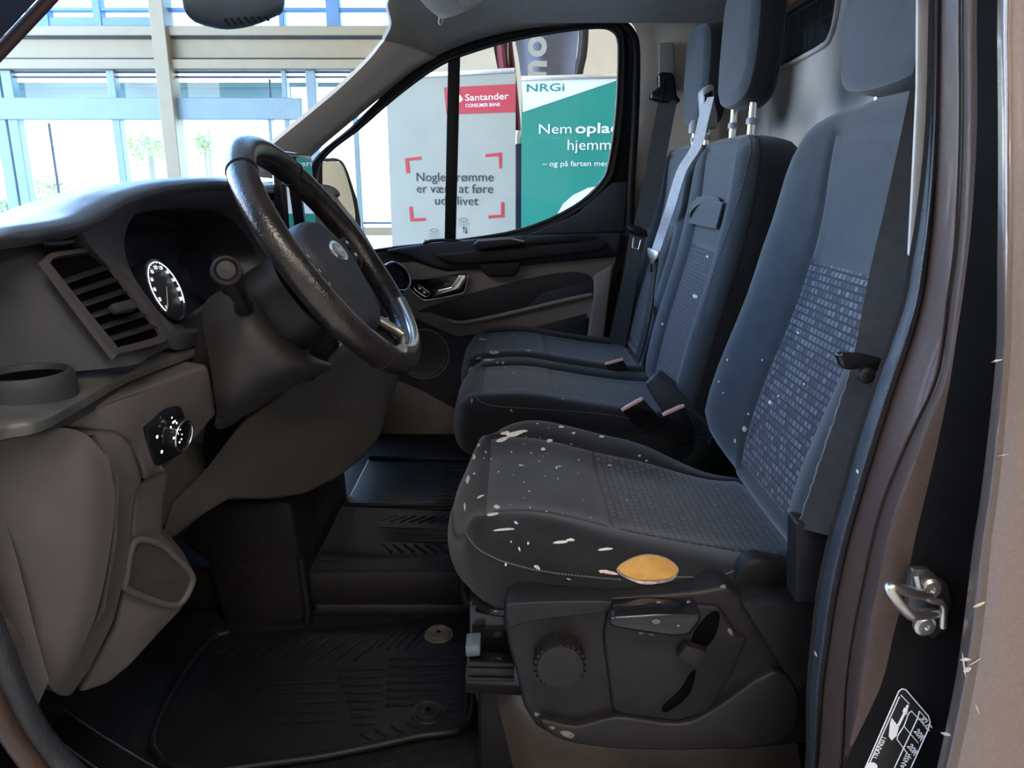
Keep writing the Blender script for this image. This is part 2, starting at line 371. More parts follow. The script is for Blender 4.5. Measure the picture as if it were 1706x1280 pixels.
vb('mullion', 186, 140, 6, Z9(164), ztop, framed, d=.05, back=.1); vb('mullion', 446, 148, 3, Z9(164), Z9(130), framed, d=.05, back=.1)
for px, w in ((165, 13), (556, 22), (80, 8), (470, 8)): vb('mullion', px, 20, w, zm, 4.6, frameb)
hb('transom', 14, 20, frameb); hb('transom', 30, 45, frameb, x1=X9(275, 30)); hb('transom', -60, -48, frameb)
hb('transom', 379, 392, framec, x0=X9(560, 385)); hb('transom', 370, 373, framed, x0=X9(560, 385), d=.05)
box('pane', (-9.5, YF + .05, Z9(46)), (xw, YF + .06, 4.6), tint, fac, 0)
box('pane', (-9.5, YF + .05, 0), (xw, YF + .06, Z9(118)), glassmat('green tinted glass', (.93, .99, .97)), fac, 0)
# roof lights of the neighbouring building and planting outside
leafm = mat('sunlit leaves', (.22, .30, .05), .7, col2=(.42, .46, .12), nscale=6); barkm = mat('bark', (.2, .16, .12), .9, nz=.1)
def bush(px0, px1, py0, py1, Y, label, n=260):
    a, b = PY(px0, py1, Y), PY(px1, py0, Y); c = (a + b) / 2; rx, rz = (b.x - a.x) / 2, (b.z - a.z) / 2
    t = thing('bush', label, 'shrub', (c.x, Y, -.06), 'shrubs outside the glass front'); bm = bmesh.new()
    for _ in range(n):
        d = Vector((random.gauss(0, .42), random.gauss(0, .42), random.gauss(0, .42)))
        p = Vector((c.x + d.x * rx, Y + d.y * rx, c.z + d.z * rz)); s = random.uniform(.03, .07); e = Vector((random.uniform(-1, 1), random.uniform(-1, 1), random.uniform(-1, 1))).normalized(); g = e.orthogonal().normalized()
        q = [bm.verts.new(p + e * s), bm.verts.new(p + g * s * .5), bm.verts.new(p - e * s), bm.verts.new(p - g * s * .5)]; bm.faces.new(q)
    f = from_bm('foliage', bm, leafm, t, False); f['kind'] = 'stuff'
    for k in range(4): tube('stem', [(c.x, Y, -.06), (c.x + random.uniform(-.3, .3) * rx, Y, c.z - rz * .3), (c.x + random.uniform(-.6, .6) * rx, Y + random.uniform(-.3, .3) * rx, c.z + rz * .3)], .025, barkm, t, 6, 4)
bush(212, 292, 215, 275, 12.5, 'yellow-green shrub outside, left of the cream mullion', 300)
bush(322, 362, 215, 260, 14.5, 'yellow-green shrub outside, right of the cream mullion', 240)
bush(60, 112, 285, 345, 12.0, 'small sparse shrub outside behind the dashboard edge', 90)
bush(-10, 22, 320, 360, 12.0, 'low green shrub outside at the left edge', 90)
# ================================================================== VAN SHELL
# cab floor
fl = box('floor', (-1.0, .62, .56), (.66, 2.46, .60), carpet, bev=0); props(fl, kind='structure')
# bulkhead behind the seats with a meshed window
bk = struct('wall_back', 'cream bulkhead behind the seats')
XB = .70
bw = [PX(1215, -120, XB), PX(1297, 108, XB), PX(1360, 84, XB), PX(1388, 62, XB), PX(1396, 20, XB), PX(1396, -120, XB)]
o0 = surf('bulkhead_panel', [[(XB - .03, .74, z), (XB, .95, z), (XB + (.02 if k % 2 else 0), 1.5, z), (XB, 2.1, z), (XB - .03, 2.45, z)] for k, z in enumerate((.6, .9, 1.15, 1.3, 1.42))], bulk, bk, 4, 4, .02)
# upper bulkhead built round the window opening (near strip, far strip, lower strip)
yl, yr, zb = PX(1268, 60, XB).y, PX(1394, 40, XB).y, PX(1330, 96, XB).z
def wall_piece(nm, ya, yb, za, zc): return box(nm, (XB - .012, ya, za), (XB + .02, yb, zc), bulk, bk, .006)
wn = [(XB, .74, 1.40), (XB, 2.45, 1.40), (XB, 2.45, 1.90), (XB, .74, 1.90)]
wo_ = spline([(XB, yr, zb + .10), (XB, yr, zb + .05), (XB, yr + .02, zb + .015), (XB, yr + .08, zb), (XB, yl - .1, zb - .012), (XB, yl - .02, zb), (XB, yl, zb + .05), (XB, yl, zb + .10), (XB, yl - .05, zb + .15), (XB, yr + .05, zb + .15)], 5, True)
bm = bmesh.new()
ov = [bm.verts.new((XB, y, z)) for y, z in ((.74, 1.40), (2.45, 1.40), (2.45, 1.90), (.74, 1.90))]; iv = [bm.verts.new(p) for p in wo_]
ed = [bm.edges.new((l[k], l[(k + 1) % len(l)])) for l in (ov, iv) for k in range(len(l))]
r_ = bmesh.ops.triangle_fill(bm, use_beauty=True, use_dissolve=False, edges=ed)
fs = [f for f in bm.faces if not (yr + .01 < f.calc_center_median().y < yl - .01 and zb + .005 < f.calc_center_median().z < zb + .15 and all(v in iv for v in f.verts))]
bmesh.ops.delete(bm, geom=[f for f in bm.faces if f not in fs], context='FACES_ONLY')
g_ = bmesh.ops.extrude_face_region(bm, geom=list(bm.faces)); bmesh.ops.translate(bm, vec=(.028, 0, 0), verts=[v for v in g_['geom'] if isinstance(v, bmesh.types.BMVert)])
from_bm('bulkhead_panel', bm, bulk, bk, False)
tube('window_rim', [p + Vector((-.004, 0, 0)) for p in wo_], .006, bulk, bk, 8, 0, True)
w3 = struct('window_2', 'dark bulkhead window with wire mesh')
box('pane', (XB + .031, yr - .02, zb - .03), (XB + .036, yl + .02, 1.83), mat('dark smoked glass', (.006, .007, .008), .35, nz=.05, spec=.2), w3, 0)
wire = mat('painted wire', (.03, .028, .026), .5, nz=.1)
for k in range(8):
    y = lerp(yr + .012, yl - .01, k / 7); tube('wire', [(XB + .022, y, zb + .0), (XB + .022, y, 1.815)], .0011, wire, w3, 6)
for k in range(5):
    z = zb + .02 + k * .05; tube('wire', [(XB + .019, yr, z), (XB + .019, yl, z)], .0011, wire, w3, 6)
bar('wiper_arm', PX(1300, 40, XB + .012), PX(1322, -30, XB + .012), .014, .008, headl, w3)
# headliner and roof edge above the passenger door
surf('ceiling', [[(x, .70, 1.70 + .0), (x, .80, 1.82), (x, 1.1, 1.885), (x, 1.55, 1.90), (x, 2.0, 1.885), (x, 2.22, 1.865), (x, 2.30, 1.835)] for x in (-.30, -.1, .2, .5, .72)], headl, None, 3, 5, .02)
bpy.data.objects['ceiling']['kind'] = 'structure'
# windscreen: raked, bowed forward in the middle
def ws(s, y):  # s 0 at the base, 1 at the roof
    b = 1 - ((y - 1.5) / .78) ** 2
    return Vector((lerp(-1.18, -.26, s) - .13 * b, y, lerp(1.16, 1.80, s) + .015 * b))
wsc = struct('window_3', 'raked windscreen of the van')
surf('pane', [[ws(s, y) for y in (.74, .95, 1.2, 1.5, 1.8, 2.05, 2.26)] for s in (0, .33, .66, 1.)], glass, wsc, 4, 3)
# far pillar trim between windscreen and passenger window, then the roof rail trim
def strip(nm, A, B, m, par, mid=None, push=0., n=5, thick=.015):
    A = [Vector(p) for p in A]; B = [Vector(p) for p in B]
    M = [(a + b) / 2 + Vector((0, -push, 0)) for a, b in zip(A, B)]
    return surf(nm, [A, M, B], m, par, 3, n, thick)
tr = struct('trim_1', 'grey far pillar and roof rail trim')
up_ = [(400, 292, 2.25), (452, 243, 2.24), (500, 203, 2.23), (560, 153, 2.22), (610, 105, 2.21), (640, 68, 2.20), (650, 40, 2.18), (640, 0, 2.14), (632, -40, 2.10)]
dn_ = [(480, 300, 2.40), (528, 252, 2.39), (570, 216, 2.38), (628, 168, 2.37), (690, 120, 2.36), (730, 97, 2.35), (760, 82, 2.35), (800, 66, 2.34), (840, 54, 2.33)]
strip('pillar_cover', [PY(*p) for p in up_[:6]], [PY(*p) for p in dn_[:6]], pillarm, tr, push=.03)
rail_u = [(640, 68, 2.20), (652, 40, 2.18), (648, 0, 2.15), (700, -30, 2.13), (800, -40, 2.13), (900, -40, 2.13), (1000, -40, 2.13), (1080, -40, 2.13), (1150, -40, 2.13)]
rail_d = [(692, 119, 2.36), (730, 97, 2.355), (765, 80, 2.35), (800, 66, 2.345), (850, 53, 2.34), (905, 44, 2.335), (960, 37, 2.33), (1010, 33, 2.33), (1075, 32, 2.33)]
strip('roof_rail_cover', [PY(*p) for p in rail_u], [PY(*p) for p in rail_d], headl, tr, push=.02)
# far rear pillar trim beside the passenger headrest
t2 = struct('trim_2', 'grey trim of the far rear door pillar')
strip('pillar_cover', [PY(1030, 25, 2.36), PY(1062, 60, 2.38), PY(1064, 200, 2.40), PY(1058, 300, 2.42), PY(1050, 420, 2.44), PY(1035, 700, 2.44)],
      [PY(1200, 0, 2.30), PY(1200, 60, 2.31), PY(1200, 200, 2.32), PY(1190, 300, 2.33), PY(1180, 420, 2.34), PY(1170, 700, 2.34)], pillarm, t2, push=.015)
prism('guide_cover', [PY(1098, 72, 2.312), PY(1123, 70, 2.31), PY(1125, 150, 2.315), PY(1098, 152, 2.32)], (0, .02, 0), headl, t2, .004)
tube('door_seal', [PY(1030, 35, 2.335), PY(1052, 55, 2.34), PY(1060, 90, 2.35), PY(1058, 200, 2.36), PY(1052, 300, 2.37), PY(1045, 420, 2.38), PY(1015, 600, 2.38)], .012, softblack, t2, 8, 6)
# near windscreen pillar: just its lower edge in the top left corner
t3 = struct('trim_3', 'dark near windscreen pillar')
a, b = PY(0, 80, .75), PY(75, 0, .75); d = (b - a).normalized(); s0, s1 = a - d * .75, a + d * .34; upv = Vector((-.65, 0, .76))
prism('pillar_cover', [s0, s1, s1 + upv * .10, s0 + upv * .10], (0, -.09, 0), mat('dark blue-black pillar cloth', (.035, .045, .085), .7, nz=.08), t3, .012, 3)
tube('pillar_seal', [s0 + Vector((0, .01, .004)), s1 + Vector((0, .01, .004))], .006, mat('dark brown seal', (.05, .025, .025), .6, nz=.1), t3, 8)

jb = prism('door_jamb', [PY(x, y, 2.47) for x, y in [(1000, 300), (1090, 290), (1080, 420), (1060, 600), (1040, 760), (940, 760), (965, 560)]], (0, .03, 0), softblack, t2, 0)

box('side_cover', (.585, 2.335, .60), (.73, 2.37, 1.90), pillarm, t2, .004)

box('front_light_block', (-1.15, .60, .45), (-.56, .655, 1.30), paint_in, t3, .01)  # unseen box added to stop light leaking in beside the dashboard
box('footwell_light_block', (-.80, .68, .60), (-.77, 1.95, 1.17), softblack, t3, 0)  # added dark panel, hides the sky-lit firewall in the footwell
# ================================================================== DRIVER SEAT
YD = 1.06
ds = thing('driver_seat', 'black driver seat with woven insert, paint flecks and a torn foam hole', 'car seat', (.18, YD, .60))
def Hc(x, y):
    e = abs(y - YD); z = .968 - .05 * sm(x, -.02, .36) + .010 * gauss(x - .03, .08)
    b = sm(e, .09, .21); z += b * (.026 - .012 * sm(x, .2, .42)); z -= (.030 * sm(x, .20, .36) * b if y > YD else .012 * sm(x, .25, .4) * b)
    return z
ctrl = [(-.088, 1.06), (-.082, 1.15), (-.055, 1.235), (.0, 1.29), (.09, 1.312), (.25, 1.305), (.38, 1.28), (.45, 1.22), (.46, 1.06), (.45, .88), (.36, .815), (.22, .80), (.10, .81), (.02, .838), (-.04, .885), (-.075, .96)]
cush = pad(ds, 'cushion_bolster', lambda a, b, c: Vector((a, b, c)), ctrl, (-.035, .385, .922, 1.215), Hc, .052, .872, fabric_side,
           [('cushion_front_panel', -.035, .135, fabric_c), ('cushion_insert', .135, .385, insert_c)], .008)
cush_bv = bvh_of(*cush)
def frame(org, lean):
    ea = Vector((math.sin(lean), 0, math.cos(lean))); ec = Vector((-math.cos(lean), 0, math.sin(lean))); O = Vector(org)
    return lambda a, b, c: O + ea * a + Vector((0, b, 0)) + ec * c
frd = frame((.392, 0, .925), math.radians(11.2))
def Hb(a, y):
    e = abs(y - YD); c = .024 - .020 * sm(a, .10, .34) + .020 * sm(a, .38, .56)
    return c + sm(e, .10, .21) * (.050 * sm(a, -.02, .08) * (1 - .35 * sm(a, .33, .52))) - .006 * sm(e, .21, .26)
def shape(half, c, pts): return [(a, c + b * half) for a, b in pts] + [(a, c - b * half) for a, b in reversed(pts[1:-1])]
bkpts = [(-.02, 0), (-.015, .6), (.0, .86), (.05, .975), (.14, 1.0), (.28, 1.0), (.38, 1.0), (.48, .965), (.545, .85), (.585, .63), (.602, .32), (.606, 0)]
back = pad(ds, 'back_bolster', frd, shape(.262, YD, bkpts), (.02, .545, YD - .125, YD + .125), Hb, .05, -.105, fabric,
           [('back_insert', .02, .362, insert), ('back_upper_panel', .362, .545, fabric)], .006)
guidem = mat('pale grey plastic', (.30, .30, .30), .45, nz=.05)
def headrest(par, y, x, z0, w, h, d, lean=.10, posts=True):
    f = frame((x, 0, z0), lean)
    pts = [(0, 0), (.004, .45), (.02, .78), (.07, .97), (h * .5, 1.0), (h * .8, .96), (h * .95, .76), (h * .992, .42), (h, 0)]
    o = pad(par, 'headrest', f, shape(w / 2, y, pts), (.07, h - .06, y - w * .26, y + w * .26), lambda a, b: .0 - .012 * (abs(b - y) / (w / 2)) ** 2, .022, -d, fabric,
            [('headrest_panel', .07, h - .06, fabric)], .003, .0, fabric_side, 'headrest_side', 8, .93)
    if posts:
        for s in (-1, 1):
            p0 = f(-.09, y + s * w * .27, -d * .55); p1 = f(.04, y + s * w * .27, -d * .55); tube('headrest_post', [p0, p1], .0075, chrome, par, 12)
            q = f(-.028, y + s * w * .27, -d * .55); lathe('post_collar', [(.011, -.008), (.011, .002), (.009, .005)], q, p1 - p0, guidem, par, 16)
    return o
headrest(ds, YD + .01, .466, 1.512, .325, .25, .10, .04)
# seat frame, rails and side cover
cover = [(838, 1030), (842, 1012), (862, 1004), (930, 1000), (1010, 998), (1100, 992), (1165, 986), (1205, 978), (1222, 985), (1240, 1000), (1300, 1003), (1368, 1004), (1366, 1100), (1352, 1240), (1240, 1252), (1100, 1254), (1000, 1247), (930, 1234), (892, 1212), (872, 1180), (862, 1130), (848, 1085)]
YC = .785
sc_ = prism('side_cover', [PY(x, y, YC) for x, y in cover], (0, .05, 0), plastic, ds, .010, 3)
ridge = [(1012, 1020), (1030, 1012), (1150, 1008), (1200, 1012), (1232, 1062), (1246, 1064), (1225, 1120), (1180, 1190), (1130, 1205), (1040, 1195), (1020, 1185), (1012, 1120), (1004, 1060)]
prism('cover_recess', [PY(x, y, YC - .006) for x, y in ridge], (0, .02, 0), plastic, ds, .008, 3)
prism('cover_edge_roll', [PY(x, y, YC - .014) for x, y in [(842, 1016), (862, 1005), (1000, 1002), (1020, 1008), (1005, 1022), (940, 1030), (870, 1040), (850, 1050)]], (0, .03, 0), plastic, ds, .010, 3, 3)
prism('rear_cover_panel', [PY(x, y, YC - .010) for x, y in [(1232, 1004), (1366, 1004), (1362, 1130), (1330, 1160), (1262, 1050)]], (0, .02, 0), softblack, ds, .006)
prism('lower_lip', [PY(x, y, YC - .012) for x, y in [(900, 1200), (960, 1212), (1030, 1196), (1130, 1208), (1190, 1185), (1290, 1120), (1330, 1165), (1300, 1240), (1100, 1252), (985, 1245), (925, 1230)]], (0, .03, 0), plastic, ds, .009, 3, 3)
hole = mat('slot shade black', (.003, .003, .003), .9, nz=.1, spec=.02)  # near-black colour stands in for the shade inside slots and holes
prism('lever_slot', [PY(x, y, YC - .0085) for x, y in [(1186, 1022), (1200, 1026), (1192, 1062), (1172, 1082), (1153, 1076), (1160, 1050)]], (0, .01, 0), hole, ds, .002, 2, 3)
prism('lever_slot', [PY(x, y, YC - .0085) for x, y in [(1160, 1122), (1148, 1160), (1112, 1188), (1104, 1180), (1135, 1150), (1150, 1125)]], (0, .01, 0), hole, ds, .002, 2, 3)
lv = prism('height_lever', [PY(x, y, YC - .035) for x, y in [(1014, 1036), (1022, 1028), (1090, 1024), (1170, 1024), (1166, 1040), (1150, 1060), (1120, 1062), (1040, 1050), (1020, 1046)]], (0, .04, 0), gloss, ds, .006, 3)
prism('lever_arm', [PY(x, y, YC - .02) for x, y in [(1127, 1098), (1144, 1076), (1182, 1088), (1166, 1122)]], (0, .03, 0), plastic, ds, .004, 2)
lathe('lumbar_knob', [(.0285, 0), (.0285, -.006), (.028, -.024), (.026, -.029), (.023, -.030), (.0, -.029)], PY(931, 1090, YC - .002), (0, 1, -.06), plastic, ds, 40)
kc = PY(931, 1090, YC - .002)
for k in range(24):
    a = 2 * math.pi * k / 24; p = kc + Vector((math.cos(a) * .0283, -.004, math.sin(a) * .0283)); tube('knob_rib', [p, p + Vector((0, -.022, 0))], .0022, plastic, ds, 6)
for x, y, sx, sy in ((1480, 0, 0, 0),): pass
# metal pedestal and slide rail
pedm = mat('brown painted pedestal', (.085, .070, .060), .42, metal=.3, nz=.12, nscale=20, coat=.3)
surf('pedestal', [[PY(785, 1135, .90), PY(840, 1140, .85), PY(900, 1170, .835), PY(1000, 1210, .835), PY(1180, 1220, .835), PY(1320, 1200, .835)],
                  [PY(800, 1190, .90), PY(850, 1190, .845), PY(900, 1215, .83), PY(1000, 1250, .83), PY(1180, 1255, .83), PY(1330, 1250, .83)],
                  [PY(815, 1300, .92), PY(870, 1300, .85), PY(920, 1300, .83), PY(1000, 1310, .83), PY(1180, 1310, .83), PY(1340, 1310, .83)]], pedm, ds, 4, 4, .01)
box('seat_base', (-.045, .86, .602), (.40, 1.26, .79), softblack, ds, .015)
bar('slide_rail', PY(776, 1120, .845), PY(1000, 1130, .845), .03, .042, gloss, ds)
bar('slide_rail', (-.09, 1.24, .80), (.42, 1.24, .80), .03, .04, gloss, ds)
for k, (y0, w) in enumerate(((1106, .006), (1118, .010), (1131, .005))): bar('rail_groove', PY(778, y0, .828), PY(856, y0 + 2, .828), .004, w, plastic, ds, bev=.001)
prism('rail_cap', [PY(x, y, .835) for x, y in [(775, 1078), (800, 1076), (800, 1094), (776, 1096)]], (0, .03, 0), mat('grey rail cap', (.10, .13, .15), .4, nz=.1), ds, .002)
tube('adjust_bar', [PY(776, 950, 1.0), PY(774, 985, .94), PY(782, 1008, .90), PY(815, 1018, .86), PY(845, 1022, .85)], .0055, gloss, ds, 8, 6)
box('rail_bracket', (-.055, .875, .79), (.0, .93, .875), gloss, ds, .004)
box('rail_bracket', (-.02, 1.0, .79), (.38, 1.26, .872), softblack, ds, .006)
prism('hinge_cover', [PY(x, y, .82) for x, y in [(1215, 985), (1240, 940), (1262, 930), (1335, 945), (1400, 900), (1400, 1005), (1240, 1005)]], (0, .03, 0), softblack, ds, .008, 3)
# seams, paint flecks, torn foam
thread = mat('grey thread', (.16, .16, .16), .8, nz=.1)
def seam(par, bv, pts, m=thread, gap=True, r=.0009, nm='stitching'):
    P = [hit(bv, p.x, p.y, .0008)[0] for p in spline([(x, y, 0) for x, y in pts], 14)]
    P = [p for p in P if p is not None]; bm = bmesh.new()
    for k in range(0, len(P) - 1):
        a, b = P[k], P[k + 1]
        if (a - b).length > .05: continue
        nseg = max(1, int((a - b).length / .005))
        for i in range(nseg):
            p, q = a.lerp(b, (i + .15) / nseg), a.lerp(b, (i + .8) / nseg); t = (q - p).normalized(); s = t.orthogonal().normalized() * r; u = t.cross(s)
            v = [bm.verts.new(x + y) for x in (p, q) for y in (s, u, -s, -u)]
            for j in range(4): bm.faces.new((v[j], v[(j + 1) % 4], v[4 + (j + 1) % 4], v[4 + j]))
    o = from_bm(nm, bm, m, par); o['kind'] = 'stuff'; return o
seam(ds, cush_bv, [(776, 888), (790, 908), (815, 925), (860, 942), (920, 954), (990, 962), (1035, 966)])
seam(ds, cush_bv, [(1125, 962), (1180, 962), (1215, 955), (1245, 940), (1275, 938), (1320, 948)])
back_bv = bvh_of(*back)
fleck = mat('dried white paint', (.62, .60, .54), .6, nz=.15, nscale=200)
def blob(x, y, rx, ry, rot=0, k=7):
    ph = random.random() * 6; return [(x + (math.cos(a) * rx * math.cos(rot) - math.sin(a) * ry * math.sin(rot)) * random.uniform(.6, 1.2), y + (math.cos(a) * rx * math.sin(rot) + math.sin(a) * ry * math.cos(rot)) * random.uniform(.6, 1.2)) for a in [2 * math.pi * i / k + ph for i in range(k)]]
big = [(862, 722, 20, 4, -.25), (838, 733, 12, 4, -.4), (842, 722, 8, 2.5, -.2), (915, 735, 6, 4, 0), (905, 749, 5, 2.5, 0), (790, 762, 3, 5, .3), (780, 800, 3, 7, .2), (775, 845, 2, 7, 0), (828, 846, 5, 4, 0), (820, 858, 10, 3, -.2), (838, 883, 21, 2, -.08), (935, 904, 14, 3, -.1), (950, 900, 7, 2.5, 0), (1008, 916, 13, 2.5, -.05), (860, 872, 4, 2, .6), (843, 941, 2, 4, 0), (1005, 952, 9, 3, 0), (895, 945, 8, 3, .4), (800, 828, 6, 2, -.5), (955, 722, 4, 2, 0), (935, 712, 5, 2, 0), (1002, 728, 5, 2, 0), (868, 776, 4, 1.5, 0), (930, 778, 6, 1.2, -.2), (1065, 760, 3, 1.5, 0), (1077, 768, 2, 1.5, 0), (880, 905, 2, 3, 0), (866, 915, 1.5, 4, -.4), (875, 978, 5, 1.5, .2), (948, 965, 4, 1.2, .3), (1205, 755, 2, 1.5, 0), (1015, 776, 4, 1, 0), (790, 790, 2, 2, 0), (798, 742, 4, 2, -.6)]
sp = [blob(*b) for b in big]
for _ in range(55):
    x = random.gauss(880, 75); y = random.gauss(770, 60); s = random.uniform(.6, 1.5); sp.append(blob(x, y, s * random.uniform(1, 1.8), s, random.random() * 3, 5))
decals('paint_fleck', sp, cush_bv, fleck, ds, .0007, 'stuff', 2)
decals('paint_fleck', [blob(*b, k=6) for b in [(1283, 670, 3, 4, 0), (1240, 715, 4, 6, 0), (1247, 690, 2, 2, 0), (1225, 735, 2, 4, 0), (1198, 636, 1.5, 2, 0), (1330, 555, 2, 2, 0), (1297, 660, 2, 2, 0), (1270, 600, 1.5, 2, 0), (1340, 640, 1.5, 2, 0), (1212, 600, 1.5, 2.5, 0), (1205, 655, 1.2, 2, 0)]], back_bv, fleck, ds, .0007, 'stuff', 2)
foam = mat('orange seat foam', (.60, .33, .09), .95, col2=(.50, .25, .06), nscale=60, bump=.8, bscale=160)
tear = [(1030, 947), (1048, 935), (1075, 927), (1105, 932), (1122, 943), (1127, 953), (1118, 963), (1090, 967), (1062, 966), (1040, 958)]
decals('torn_edge', [[(1027, 948), (1046, 933), (1076, 924), (1108, 930), (1126, 942), (1130, 953), (1120, 967), (1092, 973), (1060, 970), (1036, 960)]], cush_bv, mat('frayed edge', (.30, .24, .20), .9, nz=.3, nscale=120), ds, .0010, None, 3)
decals('foam_hole', [tear], cush_bv, foam, ds, .0022, None, 4)
decals('frayed_lip', [[(1042, 962), (1065, 968), (1095, 970), (1085, 974), (1062, 972)], [(1005, 950), (1022, 953), (1030, 958), (1008, 956)]], cush_bv, mat('pale frayed thread', (.55, .42, .38), .9, nz=.3, nscale=150), ds, .0026, None, 2)
sc_bv = bvh_of(*[c for c in ds.children if c.name.startswith(('side_cover', 'height_lever', 'lower_lip', 'cover_'))])
decals('paint_fleck', [blob(*b, k=6) for b in [(1092, 1036, 8, 5, 0), (1130, 1042, 4, 3, 0), (1068, 1055, 5, 2, 0), (1085, 1057, 6, 1.5, 0), (1147, 1004, 4, 3, 0), (1098, 1005, 5, 2, 0), (1216, 1052, 3, 8, -.3), (945, 1222, 14, 6, .4), (920, 1212, 6, 3, .2), (895, 1190, 5, 4, 0), (1205, 978, 6, 4, 0)]], sc_bv, mat('pale scuff', (.16, .14, .13), .8, nz=.3, nscale=150), ds, .0007, 'stuff', 2)
# ================================================================== PASSENGER BENCH
pb = thing('passenger_bench', 'black double passenger bench with two headrests behind the driver seat', 'car seat', (.15, 1.92, .60))
def bench_cushion(y0, y1, xf):
    yc = (y0 + y1) / 2; h = (y1 - y0) / 2
    def H(x, y): return .955 - .035 * sm(x, .0, .34) + .012 * sm(abs(y - yc), h * .45, h * .85) + .006 * gauss(x - .02, .08)
    c = [(xf, yc), (xf + .006, yc + h * .5), (xf + .03, yc + h * .84), (xf + .09, yc + h * .985), (.1, y1), (.25, y1), (.36, yc + h * .97), (.39, yc + h * .6), (.395, yc), (.39, yc - h * .6), (.36, yc - h * .97), (.25, y0), (.1, y0), (xf + .09, yc - h * .985), (xf + .03, yc - h * .84), (xf + .006, yc - h * .5)]
    return pad(pb, 'cushion_bolster', lambda a, b, c_: Vector((a, b, c_)), c, (xf + .06, .34, y0 + .075, y1 - .075), H, .04, .835, fabric_side, [('cushion_front_panel', xf + .06, .092, fabric_c), ('cushion_insert', .092, .34, insert_c)], .008)
bc = bench_cushion(1.50, 1.905, -.125) + bench_cushion(1.91, 2.335, -.135)
frb = frame((.358, 0, .925), math.radians(10.6))
def bench_back(y0, y1, ins, top):
    yc = (y0 + y1) / 2; h = (y1 - y0) / 2
    def H(a, y): return .012 - .012 * sm(a, .1, .34) + .016 * sm(a, .4, .56) + .018 * sm(abs(y - yc), h * .5, h * .82) * (1 - .4 * sm(a, .4, .56))
    p = [(-.02, 0), (-.02, .7), (.01, .95), (.08, 1.0), (.25, 1.0), (.42, .995), (.50, .97), (top - .03, .88), (top - .004, .62), (top, .3), (top, 0)]
    return pad(pb, 'back_bolster', frb, shape(h, yc, p), (.02, top - .03, yc - h * .62, yc + h * .62), H, .036, -.10, fabric, [('back_insert', .02, ins, insert_b), ('back_upper_panel', ins, top - .03, fabric)], .004, .007, fabric_side, 'back_side')
bb = bench_back(1.50, 1.90, .335, .575) + bench_back(1.915, 2.335, .36, .575)
headrest(pb, 1.70, .444, 1.545, .25, .245, .072, .02)
headrest(pb, 2.12, .456, 1.535, .25, .245, .072, .02)
bb_bv = bvh_of(*bb); bc_bv = bvh_of(*bc)
seam(pb, bc_bv, [(785, 655), (815, 675), (900, 682), (1000, 690), (1060, 700)]); seam(pb, bb_bv, [(1240, 215), (1250, 250), (1225, 350), (1190, 450), (1160, 560)])
# pull loop and label flap on the middle back
prism('strap_flap', [hit(bb_bv, x, y, .004)[0] for x, y in [(1166, 328), (1212, 338), (1200, 382), (1152, 372)]], (-.006, 0, 0), fabric, pb, .002)
ribbon('pull_loop', [hit(bb_bv, 1158, 372, .010)[0], hit(bb_bv, 1166, 352, .022)[0], hit(bb_bv, 1182, 334, .016)[0], hit(bb_bv, 1205, 336, .008)[0], hit(bb_bv, 1206, 350, .006)[0]], Vector((.0, .02, .014)), softblack, pb, 5)
# belt guide tower behind the middle backrest
g = prism('belt_tower', [PY(x, y, 1.90) for x, y in [(1170, 152), (1178, 142), (1190, 139), (1191, 170), (1196, 190), (1196, 214), (1174, 214)]], (.0, .05, 0), guidem, pb, .006, 3)
prism('belt_slot', [PY(x, y, 1.896) for x, y in [(1173, 158), (1188, 150), (1188, 160), (1174, 170)]], (0, .012, 0), gloss, pb, .002)
lathe('tower_collar', [(.012, -.01), (.012, .01), (.006, .02)], PY(1156, 215, 1.95), (0, 0, 1), guidem, pb, 16); lathe('tower_collar', [(.012, -.01), (.012, .01), (.006, .02)], PY(1172, 214, 1.9), (0, 0, 1), guidem, pb, 16)
box('bench_base', (-.06, 1.52, .602), (.36, 2.30, .834), softblack, pb, .02)
# hinge cover between the middle cushion and the driver seat
prism('hinge_cover', [PY(x, y, 1.50) for x, y in [(1072, 640), (1092, 624), (1142, 664), (1190, 720), (1180, 745), (1110, 700)]], (.02, .05, .0), mat('blue-black hinge cover', (.035, .042, .055), .5, nz=.1), pb, .006, 3)
decals('paint_fleck', [blob(*b, k=6) for b in [(812, 600, 12, 2, -.1), (798, 597, 5, 1.5, -.2), (829, 605, 2, 2, 0), (838, 605, 2, 2, 0), (842, 613, 4, 1, 0), (855, 622, 2, 1.5, 0), (784, 615, 2, 5, .7), (786, 668, 2, 4, .2), (852, 684, 3, 1.5, .7), (937, 665, 3, 1, 0), (855, 558, 2, 1.2, 0), (805, 566, 8, 2, .1), (822, 588, 9, 3, 0), (880, 584, 6, 2, .1)]], bc_bv, mat('pale dust mark', (.30, .29, .26), .8, nz=.2, nscale=200), pb, .0007, 'stuff', 2)
decals('paint_fleck', [blob(*b, k=6) for b in [(1158, 494, 4, 4, 0), (1179, 428, 2, 2, 0), (1104, 540, 2, 2, 0), (1090, 508, 2, 4, 0)]], bb_bv, fleck, pb, .0007, 'stuff', 2)
